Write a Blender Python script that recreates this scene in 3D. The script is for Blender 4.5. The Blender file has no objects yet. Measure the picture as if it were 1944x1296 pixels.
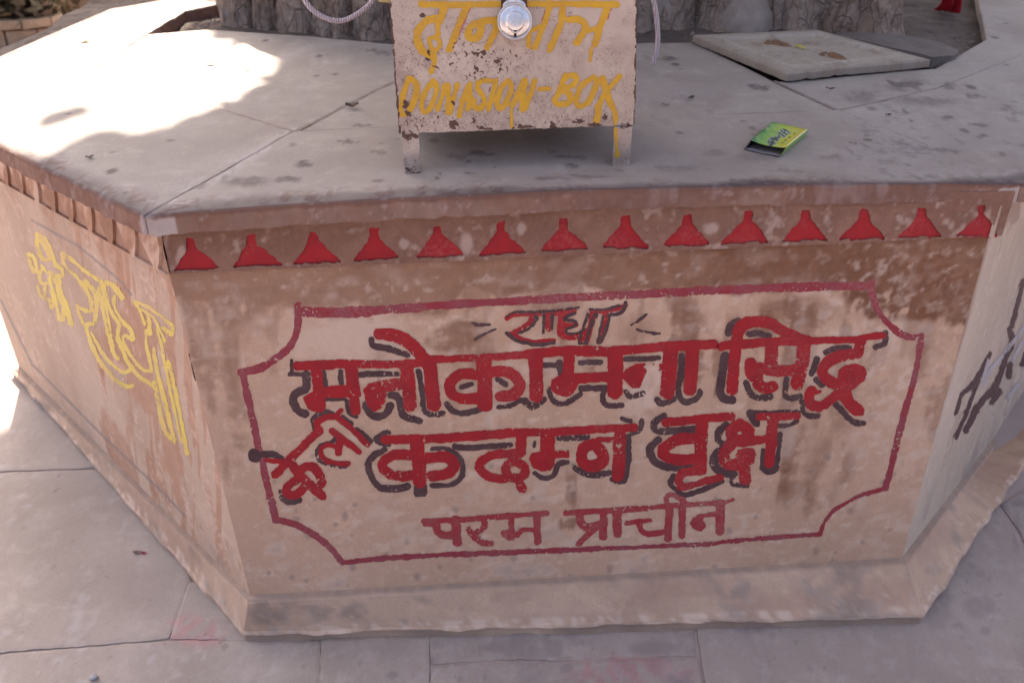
import bpy, bmesh, math, random
import numpy as np
from mathutils import Vector, Matrix

# ------------------------------------------------------------------ camera, sky, sun
scene = bpy.context.scene
COL = scene.collection
F_PX, PW, PH = 1576.0, 1944.0, 1296.0
CAM = np.array([-0.27259, -1.42459, 0.43617])
PITCH, YAW, ROLL = 0.45379, 0.07806, -0.00346

def cam_axes():
    c, s = math.cos, math.sin
    fw = np.array([s(YAW)*c(PITCH), c(YAW)*c(PITCH), -s(PITCH)])
    rt = np.array([c(YAW), -s(YAW), 0.0])
    up = np.cross(rt, fw)
    return c(ROLL)*rt + s(ROLL)*up, -s(ROLL)*rt + c(ROLL)*up, fw
AX = cam_axes()
cd = bpy.data.cameras.new("camera")
cam = bpy.data.objects.new("camera", cd)
COL.objects.link(cam)
M = Matrix(((AX[0][0], AX[1][0], -AX[2][0], CAM[0]), (AX[0][1], AX[1][1], -AX[2][1], CAM[1]),
            (AX[0][2], AX[1][2], -AX[2][2], CAM[2]), (0, 0, 0, 1)))
cam.matrix_world = M
cd.sensor_width = 36.0
cd.lens = F_PX/PW*36.0
cd.clip_start, cd.clip_end = 0.05, 500
cd.dof.use_dof = True
cd.dof.focus_distance = 1.62
cd.dof.aperture_fstop = 4.0
scene.camera = cam

SUN_EL, SUN_AZ = math.radians(57), math.radians(-16)      # azimuth from +y towards +x
SUN = np.array([math.sin(SUN_AZ)*math.cos(SUN_EL), math.cos(SUN_AZ)*math.cos(SUN_EL), math.sin(SUN_EL)])
world = bpy.data.worlds.new("World")
scene.world = world
world.use_nodes = True
wn = world.node_tree
sky = wn.nodes.new("ShaderNodeTexSky")
sky.sky_type = 'NISHITA'
sky.sun_disc = False
sky.sun_elevation = SUN_EL
sky.sun_rotation = SUN_AZ
sky.dust_density = 8.0
sky.air_density = 0.45
sky.ozone_density = 0.3
bg = wn.nodes["Background"]
bg.inputs[1].default_value = 0.15
wn.links.new(sky.outputs[0], bg.inputs[0])
sl = bpy.data.lights.new("sun", 'SUN')
sl.energy = 4.2
sl.angle = math.radians(0.53)
sl.color = (1.0, 0.93, 0.82)
so = bpy.data.objects.new("sun", sl)
COL.objects.link(so)
so.rotation_euler = Vector(SUN).to_track_quat('Z', 'Y').to_euler()
scene.view_settings.view_transform = 'Standard'
scene.view_settings.look = 'None'
scene.view_settings.gamma = 1.0
scene.view_settings.exposure = 2.2
scene.cycles.max_bounces = 8
scene.cycles.diffuse_bounces = 5

# ------------------------------------------------------------------ helpers
rnd = random.Random(7)
rng = np.random.default_rng(11)

def tag(o, label=None, cat=None, group=None, kind=None):
    if label: o["label"] = label
    if cat: o["category"] = cat
    if group: o["group"] = group
    if kind: o["kind"] = kind
    return o

def empty(name, loc=(0, 0, 0)):
    o = bpy.data.objects.new(name, None)
    COL.objects.link(o)
    o.location = loc
    o.empty_display_size = 0.1
    return o

def link(name, me, mat=None, parent=None):
    o = bpy.data.objects.new(name, me)
    COL.objects.link(o)
    if mat: me.materials.append(mat)
    if parent:
        o.parent = parent
        p = parent
        off = Vector((0, 0, 0))
        while p:
            off += p.location
            p = p.parent
        o.location = -off
    return o

def mesh(name, V, Fc, smooth=True):
    me = bpy.data.meshes.new(name)
    me.from_pydata([tuple(map(float, v)) for v in V], [], Fc)
    if smooth:
        me.polygons.foreach_set("use_smooth", [True]*len(me.polygons))
    me.update()
    return me

def attr(me, name, vals):
    a = me.attributes.new(name, 'FLOAT', 'POINT')
    a.data.foreach_set("value", np.asarray(vals, dtype=np.float32))

def vnoise(x, y, seed=0):
    xi, yi = np.floor(x).astype(np.int64), np.floor(y).astype(np.int64)
    fx, fy = x-xi, y-yi
    fx, fy = fx*fx*(3-2*fx), fy*fy*(3-2*fy)
    def h(a, b):
        n = (a*374761393 + b*668265263 + seed*982451653) & 0xffffffff
        n = ((n ^ (n >> 13))*1274126177) & 0xffffffff
        n = n ^ (n >> 16)
        return (n & 0xffff)/65535.0
    return (h(xi, yi)*(1-fx)+h(xi+1, yi)*fx)*(1-fy) + (h(xi, yi+1)*(1-fx)+h(xi+1, yi+1)*fx)*fy

def fbm(x, y, seed=0, octs=4):
    r, a, t = 0, 1.0, 0
    for k in range(octs):
        r = r + a*vnoise(x*2**k+k*17.3, y*2**k+k*5.1, seed+k)
        t += a
        a *= 0.5
    return r/t

def smst(a, b, x):
    t = np.clip((x-a)/(b-a), 0, 1)
    return t*t*(3-2*t)

class Plane:
    """a flat surface of the place: origin, two unit axes and the outward normal"""
    def __init__(s, O, U, V):
        s.O = np.array(O, float)
        s.U = np.array(U, float)/np.linalg.norm(U)
        V = np.array(V, float)
        V = V - s.U*(V @ s.U)
        s.V = V/np.linalg.norm(V)
        s.N = np.cross(s.U, s.V)
    def p3(s, u, v, off=0.0):
        u, v, off = np.broadcast_arrays(np.asarray(u, float), np.asarray(v, float), np.asarray(off, float))
        return s.O + u[..., None]*s.U + v[..., None]*s.V + off[..., None]*s.N
    def px(s, u, v):
        w = s.p3(u, v) - CAM
        x, y, z = w @ AX[0], w @ AX[1], w @ AX[2]
        z = np.maximum(z, 0.05)
        return PW/2 + F_PX*x/z, PH/2 - F_PX*y/z
    def uv(s, q, off=0.0):
        d = AX[0]*(q[0]-PW/2)/F_PX + AX[1]*(PH/2-q[1])/F_PX + AX[2]
        O = s.O + s.N*off
        t = ((O-CAM) @ s.N)/(d @ s.N)
        w = CAM + t*d - O
        return (w @ s.U, w @ s.V)
    def at(s, q, off=0.0):
        u, v = s.uv(q, off)
        return s.p3(u, v, off)

def poly_sdf(px, py, P):
    P = np.asarray(P, float)
    n = len(P)
    d2 = np.full(px.shape, 1e18)
    ins = np.zeros(px.shape, bool)
    for i in range(n):
        a, b = P[i], P[(i+1) % n]
        e = b-a
        t = np.clip(((px-a[0])*e[0]+(py-a[1])*e[1])/max(e @ e, 1e-12), 0, 1)
        d2 = np.minimum(d2, (px-a[0]-t*e[0])**2+(py-a[1]-t*e[1])**2)
        c = ((a[1] > py) != (b[1] > py)) & (px < (b[0]-a[0])*(py-a[1])/((b[1]-a[1]) if b[1] != a[1] else 1e-12)+a[0])
        ins ^= c
    d = np.sqrt(d2)
    return np.where(ins, -d, d)

def smooth_line(P, n=5):
    P = np.asarray(P, float)
    if len(P) < 3: return P
    out = []
    for i in range(len(P)-1):
        p0, p1, p2, p3 = P[max(i-1, 0)], P[i], P[i+1], P[min(i+2, len(P)-1)]
        if i == 0: p0 = p1
        for k in range(n):
            t = k/n
            out.append(0.5*((2*p1)+(p2-p0)*t+(2*p0-5*p1+4*p2-p3)*t*t+(3*p1-p0-3*p2+p3)*t**3))
    out.append(P[-1])
    return np.array(out)

def line_sdf(px, py, P, w):
    d2 = np.full(px.shape, 1e18)
    for i in range(max(len(P)-1, 1)):
        a, b = P[i], P[min(i+1, len(P)-1)]
        e = b-a
        t = np.clip(((px-a[0])*e[0]+(py-a[1])*e[1])/max(e @ e, 1e-9), 0, 1)
        d2 = np.minimum(d2, (px-a[0]-t*e[0])**2+(py-a[1]-t*e[1])**2)
    return np.sqrt(d2)-w/2

def march(Fd, u0, v0, h):
    """polygons of the region where the field is negative (marching squares on a grid)"""
    ny, nx = Fd.shape
    ins = Fd < 0
    V, ids = [], {}
    def gv(i, j):
        k = (0, i, j)
        if k not in ids:
            ids[k] = len(V)
            V.append((u0+j*h, v0+i*h))
        return ids[k]
    def ev(i, j, i2, j2):
        k = (1, min((i, j), (i2, j2)), max((i, j), (i2, j2)))
        if k not in ids:
            a, b = Fd[i, j], Fd[i2, j2]
            t = min(max(a/(a-b), 0.03), 0.97)
            ids[k] = len(V)
            V.append((u0+(j+(j2-j)*t)*h, v0+(i+(i2-i)*t)*h))
        return ids[k]
    any_ = ins[:-1, :-1] | ins[1:, :-1] | ins[:-1, 1:] | ins[1:, 1:]
    Fc = []
    for i, j in zip(*np.nonzero(any_)):
        i, j = int(i), int(j)
        cs = [(i, j), (i, j+1), (i+1, j+1), (i+1, j)]
        f = []
        for k in range(4):
            a, b = cs[k], cs[(k+1) % 4]
            if ins[a]: f.append(gv(*a))
            if ins[a] != ins[b]: f.append(ev(*a, *b))
        if len(f) > 2: Fc.append(f)
    return np.array(V).reshape(-1, 2), Fc

def extrude_down(V3, Fc, vec, levels=1):
    """give a marched sheet real thickness: side walls (in several courses of faces if asked)"""
    cnt = set()
    for f in Fc:
        for a, b in zip(f, f[1:]+f[:1]): cnt.add((a, b))
    mp, V = {}, list(map(tuple, V3))
    def low(a, k):
        if k == 0: return a
        if (a, k) not in mp:
            mp[(a, k)] = len(V)
            V.append(tuple(np.array(V3[a])+vec*(k/levels)))
        return mp[(a, k)]
    side = []
    for (a, b) in cnt:
        if (b, a) not in cnt:
            for k in range(levels): side.append([low(b, k), low(a, k), low(a, k+1), low(b, k+1)])
    return V, Fc, side

STROKES = {
'manokamana:red': """s18.1 565.1,694 600.2,692.8 631.3,692.4
s16.1 643.3,690.8 680.4,690.4
s14.4 689.5,690.8 740.6,691.4 788.8,688.4 820.9,682.8 860,681.4
s21.1 601.2,698.4 602.6,720.5 605.2,740.6
p0.0 575.7,753.6 590.2,743.6 614.2,736.6 630.3,731.5 652.4,730.5 668.4,732.6 668.4,752.6 652.4,754.2 617.2,755 617.8,772.7 614.2,779.7 600.2,781.7 585.1,774.7
s24.1 666.8,698.4 670.4,730.5 672.8,750.6
s18.5 672.8,746.6 674.8,778.7
p0.0 688.5,739.6 700.5,727.5 730.6,720.5 760.7,718.9 764.7,737.6 734.6,743 732.6,760.6 724.6,774.7 710.5,780.3 698.5,770.7 692.9,754.6
s25.1 770.7,694.4 775.8,730.5 778.8,769.1
s26.5 815.9,688.4 819.9,730.5 823.3,767.7
s24.1 721.6,632.6 746.7,635.8 770.7,646.3 792.8,666.3 810.9,688.4
s13.6 820,681.8 904.3,678.8 960.4,675.4 1000.6,672.4
s16.9 1000.6,672.4 1068.8,665.7 1140,664.3
s20.1 910.3,711.5 874.2,709.5 854.5,726.5 858.1,746.6 878.2,756.2 908.3,754.2
s28.1 918.3,684.4 920.3,730.5 921.3,766.7
s21.1 932.4,705.5 958.4,704.5 977.5,714.5 987.5,732.6 974.5,747.6 949.4,751.6
s26.5 1016.6,678.4 1017.6,720.5 1017.6,749.6
s20.1 1080.8,678.4 1077.8,712.5
p0.0 1045.7,736.6 1048.7,720.5 1060.8,713.5 1072.8,708.5 1092.9,708.5 1140,706.1 1140,725.5 1096.9,726.9 1092.9,736.6 1086.9,747.6 1072.8,753 1056.8,747.6
s17.7 1100,667.7 1152.2,666.7 1204.3,662.7 1270.5,657.3 1354.8,652.7
s18.5 1100,716.5 1156.2,714.9
s28.1 1168.2,674.4 1167.8,720.5 1167.2,742.6
p0.0 1179.3,714.5 1188.3,700.4 1206.3,690.4 1240.4,688.4 1244.5,691.4 1230.4,699.4 1222.4,716.5 1214.4,736.6 1200.3,737 1188.3,726.5
s12.0 1240.4,700.4 1258.5,694.4
s28.1 1272.2,666.3 1269.5,710.5 1266.1,743.6
s25.3 1314.7,664.3 1312.7,700.4 1309.7,738.6
x24.1 1238.4,698.4 1236.4,726.5 1228.4,752.6 1208.3,776.7""",
'manokamana:black': """s11.0 705.5,644.3 708.5,655.3 732.6,660.3 772.7,672.8
s4.4 554,684.4 554,708.5
s4.8 550,709.5 588.2,709.5
s13.2 581.7,710.5 581.1,736.6 562.1,745.6 556.5,760.6 566.1,778.7 580.1,785.7
s8.0 614.2,704.5 618.3,734.6
s8.0 646.3,704.5 647.9,726.5
s5.6 614.2,757.6 652.4,756.6
s6.8 658.4,760.6 664.4,784.7 676.4,790.3
s8.8 683.5,710.5 710.5,709.5 752.7,708.9
s12.4 694.5,768.7 702.5,784.7 716.6,790.3 732.6,784.7 740.6,768.7
s10.8 741.6,749.6 756.7,754.6 762.7,782.7 772.7,791.7 796.8,797.8
s8.8 794.8,704.5 798.8,730.5 802.8,750.6 804.8,776.7 816.9,786.7 843,783.7
s8.4 877.2,734.2 894.2,728.9
s9.2 944.4,719.5 960.4,728.5
s10.8 848.1,766.7 862.1,780.7 886.2,783.1 910.3,775.7
s6.8 946.4,771.7 968.5,769.7 990.5,757.6
s11.6 995.6,759.6 1012.6,770.7 1032.7,757.6
s8.8 1034.7,692.4 1064.8,692.4
s10.8 1061.8,688.4 1063.8,708.5
s9.6 1041.7,738.6 1048.7,758.6 1064.8,766.7 1082.8,760.6 1101.9,747.6
s7.6 1100.9,688.4 1140,687.4
s10.8 1102.9,737 1140,736.6
s8.4 1186.3,681.4 1249.5,679.4
s7.6 1103,687.4 1140.1,686.8
s11.2 1104,736.6 1150.2,736.6
s8.8 1148.2,738.6 1143.1,752.6 1152.2,768.7 1180.3,768.7
s9.6 1188.3,743.6 1196.3,752.6 1220.4,746.6
s10.8 1247.5,759 1258.5,766.3 1278.6,756.6
s9.6 1294.2,676.4 1292.6,708.5 1287,732.6 1290.6,754.6 1304.7,763 1324.7,752.6 1328.3,742.6""",
'siddh:red': """s17.7 1370,657.2 1380,654.6 1440.2,650.2 1480.3,647.2 1532.5,645.2
s13.6 1532.5,646.2 1616.8,643.8 1646.9,638.6 1674.9,635.8
s21.7 1396.1,666.3 1392,704.4 1389.6,738.5
s22.5 1398.5,648.2 1402.5,626.1 1420.1,611.1 1440.2,608.5 1464.3,614.5 1488.3,630.2 1518.4,644.2
s21.7 1424.5,689.3 1425.1,706.4 1436.2,716.4
s20.9 1428.2,710.4 1446.2,734.5 1466.3,733.5
s25.1 1464.3,660.3 1464.3,692.4
s21.1 1442.2,697.4 1476.3,703.4 1512.4,700.4
s24.5 1526.5,648.2 1523.5,680.3 1519.4,704.4 1513.4,728.5
s20.1 1634.4,646.2 1627.8,670.3
s21.1 1622.8,671.9 1590.7,675.9 1565.6,692.4 1562.6,711.4 1582.6,727.5
p0.0 1588.7,720.4 1592.7,702.4 1604.7,692.4 1624.8,689.3 1640.8,694.4 1644.4,708.4 1638.8,722.5 1624.8,734.5 1616.8,740.5 1596.7,736.5
s23.7 1602.7,736.5 1608.7,758.6 1628.8,779.6
s20.1 1540.5,740.5 1535.5,752.6 1539.5,766.6 1552.6,770.6
s18.1 1564.6,766.6 1588.7,748.5
s6.8 1544.5,746.5 1556.6,742.5""",
'siddh:black': """s11.2 1401.1,608.1 1386,618.1 1382,632.2
s8.8 1421.1,633.8 1438.2,631.8 1460.3,637.2
s10.8 1416.1,726.5 1426.1,748.5 1444.2,755 1462.3,751.5
s9.6 1492.4,718.4 1490.4,748.5 1500.4,755 1518.4,752.6
s8.8 1566.6,668.3 1588.7,659.9 1612.7,659.9
s9.6 1550.5,680.3 1540.5,708.4
s12.0 1550.5,721.5 1559.6,728.5
s8.8 1522.5,762.6 1524.5,780.6 1536.5,788.7 1552.6,788.7
s10.4 1586.7,766.6 1604.7,786.7 1620.8,800.7 1638.8,802.7
s9.6 1681,632.2 1679,650.2 1661.9,658.7
s14.8 1376,674.3 1371,710.4 1367,740.5 1375,756.6 1389,758.6""",
'radha:red': """s9.1 962.3,603.6 976.7,596.6 1011.7,595.4 1057,594 1088.8,590.5
s11.5 1011.7,596 1007.6,609.4 995.2,621.7 976.7,631
s9.1 971.6,632 987,642.3 1013.7,648.5 1049.8,646.4
s10.7 1040.5,599.1 1040.5,624.8
s13.6 1066.2,598.1 1065.2,632
s9.1 1065.2,618.6 1093,616
s11.1 1064.2,634.1 1077.5,640.2 1099.1,638.2
s8.2 1075.5,598.1 1085.8,595
s11.9 1124.9,595 1119.7,623.8 1114.6,644.4
s7.4 1123.8,591.9 1153.7,589.8 1188.6,579.5
s10.3 1150.6,597 1144.4,621.7 1137.2,646.4
s9.1 1108.4,628.9 1102.2,645.4""",
'radha:black': """s3.5 962.3,600.1 978.8,591.9 1011.7,591.9 1054.9,589.2 1098.1,583.3
s4.1 1015.8,599.1 1015.8,609.4 1003.5,623.8 984.9,632
s8.6 1018.3,602.2 1018.3,604.2
s5.6 962.3,631.6 978.8,644.4 999.3,650.5 1024,654 1050.8,649.9
s4.5 1032.7,599.1 1031.6,630
s4.9 1049.1,597 1047.9,623.8
s3.5 1091.9,592.9 1073.4,601.2 1073.4,607.3 1091.9,609.4 1089.9,618.6 1075.5,623.8 1077.5,632 1096,632 1110.5,623.8
s2.9 1116.6,597 1107.4,621.7 1099.1,648.5
s2.9 1099.1,652 1114.6,650.9
s5.8 1131.4,597 1119.7,623.8 1112.5,650.5
s3.1 1145.4,599.1 1135.1,646.4
s4.1 1157.8,599.1 1149.5,627.9 1141.3,646.4 1134.1,650.1
s4.9 1153.7,598.7 1180.4,591.9 1187.6,574.4
s3.1 1120.7,586.7 1145.4,587.8 1176.3,580""",
'radha:marks': """s5.8 893.4,611.9 906.7,616.6
s4.5 906.7,616.6 929.4,615.1
s4.9 902.6,642.9 921.2,633
s2.9 921.2,633 941.7,624.2
s4.5 1197.9,616.6 1209.2,609.4
s5.8 1209.2,610.4 1227.7,596
s6.2 1209.2,624.8 1227.7,630 1242.1,632
s4.1 1242.1,631.6 1252,633""",
'keli:red': """s16.1 523.2,899.4 548.3,873.4 592.4,829.2 606.5,817.2
s8.8 505.1,872.4 530.2,875.4
s17.7 554.3,880.4 572.4,904.5 611.5,939.6
s16.5 568.3,896.4 580.4,885.4 596.4,886.8 606.5,900.4 610.9,916.5
s16.5 566.3,908.5 546.3,922.5 547.3,936.6 564.3,936.6 582.4,916.5
s12.8 604.5,816.2 602.9,801.1 618.5,792.1 636.6,791.1 656.6,804.1
s8.0 647.6,779.7 638.6,786.1
s11.6 656.6,804.1 678.7,824.2 697.8,843.3
s12.8 631.5,817.2 652.6,833.2 681.7,857.3
s13.2 644.6,830.2 643,858.3
s9.6 640.6,848.3 620.5,843.3 608.9,854.3 616.5,870.4 636.6,878.4 660.6,878.4""",
'keli:black': """s23.1 482.5,863.9 484.1,864.3
s11.2 501.1,861.3 520.2,862.3 534.2,870.4
s8.8 598.4,812.2 594.8,796.1 608.5,782.5 624.5,782.5 635.6,790.1
s6.8 650.6,790.1 666.7,804.1
s9.6 677.7,815.2 690.7,826.2 702.8,836.2
s6.0 638.6,830.2 628.5,838.3 608.5,845.3 600.9,860.3 607.5,874.4 628.5,882.4 656.6,883.8
s5.6 531.8,931.5 532.6,932.2
s9.6 535.2,943.6 548.3,952.2 569.3,948.6""",
'kadamb:red': """s16.5 731.2,833.2 800.4,832.6 890.7,827.8 1000,819.2
p0.0 726.5,831.2 740.2,823.8 740.2,842.2
s18.5 780.3,863.3 748.2,862.7 725.7,880.4 737.2,896.8 760.3,902.8 784.3,901.4
s25.7 791.4,838.2 795.4,880.4 797.4,913.5
s20.1 808.4,868.7 846.5,866.7 862.6,882.4 848.5,898.4 818.4,902.8
s15.2 960,820.6 1060.3,818.6 1124.5,814.5 1203.8,810.5
s20.1 989.1,830.2 988.5,856.3
s16.9 988.1,858.7 960,860.7 935.9,862.3 910.8,879.3 918.9,898.4 948,908.4 966,906.4
s17.3 978.1,874.3 994.1,884.4 996.1,898.4 982.1,906.4 964,902.4 961,886.4 972,875.3 978.1,874.3
s16.5 985.1,913.5 991.1,926.5
s27.7 1039.3,828.2 1039.3,856.3
p0.0 1003.1,870.3 1008.2,860.3 1024.2,856.3 1080.4,853.3 1080.4,868.3 1054.3,868.3 1052.3,882.4 1044.3,892.4 1028.2,892.8 1012.2,886.4
s22.1 1126.5,842.2 1108.5,850.3 1104.5,868.3 1112.5,880.4 1130.5,882.4 1144.6,874.3 1142.6,858.3 1130.5,844.2 1126.5,842.2
s10.0 1134.6,834.2 1162.6,832.6
s23.3 1176.7,826.2 1175.7,860.3 1172.3,900.4""",
'kadamb:black': """s10.0 736.2,820.2 724.1,825.2 715.1,832.2 724.1,839.2 738.2,843.2
s11.2 730.2,852.7 706.1,867.3 698.5,884.4 708.1,908.4 722.1,924.5 750.2,927.5 773.3,922.9
s23.7 798,924.5 798,933.5
s6.0 820.4,851.3 846.5,850.3 864.6,860.3
s8.8 866.6,862.3 877.6,878.3 878.6,900.4
s7.6 877.6,902.4 868.6,912.5 850.5,920.9 820.4,920.5
s8.8 863.6,846.2 890.7,849.3 968.9,843.8
s8.4 1060.3,831.2 1088.4,831.2 1114.5,828.6
s4.4 1015.2,838.2 1014.2,846.2
s7.6 1015.2,897.4 1032.2,906.4 1050.3,901.4 1060.3,880.4 1077.4,877.3
s10.4 1091.4,887.4 1110.5,898.4 1132.6,900.8 1156.6,896.8
s8.8 1192.3,827.2 1192.7,870.3 1186.7,908.4 1174.7,914.1 1161.6,908.8
s6.8 1180.7,794.5 1196.8,798.5
s8.8 1217.8,798.1 1215.2,814.1 1200.8,821.2""",
'vriksh:red': """s16.5 1263.1,801.1 1320.3,795.1 1388.5,789.7
s23.7 1332.4,804.1 1330.4,850.3 1328.3,886.4
s20.5 1320.3,831.2 1288.2,833.2 1259.1,850.3 1260.1,863.3 1286.2,872.3 1318.3,870.3
s16.9 1332.4,892.4 1298.3,895.4 1288.6,910.4 1294.2,921.5
s14.0 1290.2,924.5 1320.3,918.5 1366.5,905.4
s22.5 1404.6,804.1 1388.5,818.2 1396.6,834.2 1412.6,834.2 1420.6,818.2 1406.6,804.5
s20.9 1390.5,838.2 1375.5,858.3 1377.5,878.3 1396.6,882.4
p0.0 1390.5,874.3 1400.6,854.3 1416.6,849.3 1430.7,850.3 1435.1,860.3 1430.7,876.3 1420.6,884.4 1404.6,884.4
s22.5 1411.6,882.4 1414.6,908.4
s15.7 1410.6,840.2 1454.8,831.2
s22.5 1466.8,796.1 1463.8,840.2
s18.5 1463.8,836.2 1459.8,878.3
s14.8 1440.7,790.1 1480.8,790.1 1512.9,788.5""",
'vriksh:black': """s12.0 1260.1,789.1 1244.1,800.1 1242.1,811.1 1256.1,818.2 1318.3,813.7
s12.8 1250.1,833.2 1233.6,850.3 1238.1,868.3 1250.1,880.4 1276.2,886.4 1310.3,881.4
s8.8 1278.2,903.4 1272.2,918.5 1286.2,930.5 1300.3,938.5 1330.4,930.5 1370.5,913.5
s11.6 1378.5,807.1 1364.5,818.2 1364.5,836.2 1376.5,844.2
s14.4 1374.5,849.3 1358.4,862.3 1356.4,882.4 1368.5,894.4 1392.6,899.4
s6.8 1388.5,901.4 1390.5,918.5 1418.6,921.5
s12.8 1423.7,784 1436.7,803.1
s6.8 1422.6,781.6 1470.8,782.4 1514.9,781
s6.8 1478.8,807.1 1498.9,806.1 1513.9,798.5
s7.6 1448.7,854.3 1446.7,882.4
s7.6 1480.8,824.2 1475.8,866.3 1470.8,888.4
s11.2 1447.7,885.4 1460.8,894.4 1473.8,886.4""",
'param:wash': """s9.2 804.7,988.3 872.2,985.8
s10.2 872.2,985.8 924.9,981.7 977.5,977.6
s8.6 977.5,977.6 1010.5,975.1 1038.4,973
s8.2 807.2,994.1 817.9,995.7
s14.8 827.7,992.4 830.2,1007.2 845.8,1015.5 860.7,1013
s16.8 865.6,985.8 866.9,1013.8 867.7,1028.6
s11.5 918.3,985.8 918.6,999 901.8,1011.4
s11.5 890,1003.1 898.5,1016.3 915,1028.6 932.3,1030
s10.9 970.9,980.9 972.3,1017.1
p0.0 949.5,1012.2 954.5,1004.8 970.9,1004 974.2,1023.7 964.4,1024.5 954.5,1018.8
s8.9 981.6,1014.7 994,1004.3 1013.7,1004.3
s12.2 1018.7,979.3 1019.5,1002.3 1020.7,1027""",
'prachin:wash': """s10.7 1073.9,973.3 1134.1,969.6 1226.7,963.9
s9.3 1235.9,962.6 1263.7,959.8 1300.7,957 1374.8,953.3
s6.3 1373,953.3 1391.5,946.9
s15.2 1099.8,977.4 1104.4,994.1 1115.6,1000.6 1137.8,995.9
s14.8 1145.6,975.6 1145.2,1018.1
s11.5 1126.7,1003.3 1098.9,1030.2
s16.3 1171.1,973.7 1172,1011.7
s8.5 1189.6,991.3 1234.1,986.3
s10.7 1213.7,992.2 1217.4,1006.1 1232.2,1012.6 1260,1008.9
s14.1 1271.1,960.7 1267.4,1020
s7.8 1265.6,955.2 1265.2,943.1 1274.8,937.6 1287.8,944.1 1298.9,951.5
s13.0 1295.2,949.6 1294.3,1014.4
p0.0 1309.1,994.1 1315.6,981.1 1334.1,975.6 1337.8,981.1 1334.1,986.7 1340.6,997.8 1330.4,1008 1315.6,1001.5
s7.8 1324.8,979.6 1358.1,974.6
s16.3 1367.4,955.2 1366.5,1007""",
'border:edge': """s20.0 572,592 640,593 700,590
s17.0 700,590 740,587 800,583
s15.0 790,583 860,578 1040,567
s15.0 1040,567 1200,559 1400,549 1654,541
s14.0 566,580 567,600 563,632 548,660 520,683 495,698 458,707
s13.0 460,707 472,760 494,860 510,930 524,987
s12.0 524,987 548,991 578,1003 622,1034 640,1055 650,1067
s10.0 650,1067 730,1059 824,1053 980,1047 1138,1041
s8.0 1138,1041 1340,1032 1391,1026 1557,1013
s8.0 1557,1013 1563,995 1579,972 1600,957 1631,941 1683,925
s12.0 1682,925 1700,850 1714,795 1737,710 1749,637
s12.0 1749,637 1728,640 1705,630 1675,602 1657,565 1655,536""",
'sriradha:yellow': """s4.6 54.2,482.1 64.1,489.2 70.2,510.5 68.4,515.8 59.5,505.2 54.2,482.1
s4.6 70.2,444.1 71.9,466.1 79.7,487.4 89.7,493.8 93.9,487.4 83.3,459.7 76.2,456.9
s4.6 70.2,444.1 86.1,452.6 96.8,476.8 105.6,501.6 116.3,509.4 119.8,522.9 112.7,526.5 116.3,554.8 125.2,576.1 135.8,615.2
s3.9 79,505.2 87.9,515.8 96.8,519.4 105.6,533.6
s4.6 81.9,508.7 75.5,522.9 78.3,537.1 93.2,537.1
s5.0 71.9,544.2 78.3,560.2 84.4,563.7 86.1,544.2
s5.3 93.2,569 98.6,583.2 102.1,572.6 98.6,551.3
s4.6 93.2,526.5 103.9,561.9 112.7,601 119.8,606.3 121.6,583.2
s3.9 107.4,522.9 112.7,561.9 123.4,583.2 134,615.2
s4.6 119.8,480.3 121.6,498.1 128.7,508.7 146.5,526.5 164.2,551.3 174.8,576.1 171.3,590.3 157.1,586.8 144.7,579.7
s5.0 119.8,480.3 142.9,498.1 164.2,515.8 192.6,535.3
s6.4 164.2,533.6 181.9,558.4 183.7,590.3 178.4,611.6 160.7,616.2
s4.3 146.5,586.8 157.1,611.6 167.8,619.4
s5.3 164.2,618.7 174.8,654.2 192.6,689.7 217.4,718.1 238.7,732.3 251.1,732.3
s4.3 174.8,632.9 199.7,675.5 224.5,700.3 238.7,706.7 249.4,700.3
s3.2 192.6,540.7 206.8,604.5 217.4,668.4 224.5,679
s3.2 187.3,544.2 199.7,604.5 213.9,664.9
s8.5 196.1,536.4 213.9,540.7 228.1,558.4 231.6,564.8
s4.6 217.4,561.9 217.4,579.7 231.6,608.1 249.4,625.8 252.9,643.6 238.7,636.5 235.2,647.1 249.4,675.5 270.7,700.3 288.4,703.9
s5.7 197.9,544.2 203.2,572.6 217.4,601 226.3,615.2 224.5,640 235.2,668.4 252.9,700.3 274.2,721.6 293.7,732.3
s4.3 258.2,572.6 267.1,590.3 274.2,613.4
s5.0 258.2,572.6 281.3,583.2 302.6,597.4 327.4,618.7 325.7,632.9 309.7,622.3
s4.6 267.1,586.8 281.3,597.4 284.9,632.9 277.8,629.4 281.3,668.4 288.4,703.9
s3.9 281.3,593.9 295.5,608.1 302.6,640 309.7,664.9
s3.9 295.5,608.1 306.1,629.4 313.2,647.1
s5.3 292,661.3 299,703.9 313.2,760.7 327.4,817.4 331,838.7
s5.3 293.7,725.2 302.6,774.9 313.2,817.4 329.2,835.2
s2.8 309.7,672 320.3,721.6 331,774.9 345.2,838.7
s5.3 320.3,686.1 327.4,718.1 341.6,782 355.8,860""",
'scrawl:black': """s6.7 1813.2,783.3 1824.8,750 1854,720.8 1870.7,687.5
s5.0 1814.4,829.2 1837.3,775 1862.3,704.2 1879,670.8
s10.0 1833.2,816.7 1854,775 1879,745.8 1895.7,741.7
s8.3 1899.8,745.8 1883.2,762.5
s8.3 1916.5,625 1920.7,650 1908.2,683.3 1895.7,716.7 1883.2,750
s5.4 1941.5,533.3 1920.7,620.8
s9.2 1916.5,691.7 1914.4,712.5
s6.7 1941.5,691.7 1949.8,658.3 1962.3,633.3""",
'scrawl:white': """s5.0 1874.8,683.3 1866.5,729.2
s5.0 1901.9,675 1874.8,708.3
s4.6 1941.5,625 1908.2,666.7
s4.6 1939.4,650 1920.7,683.3
s4.6 1912.3,754.2 1933.2,729.2""",
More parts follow.
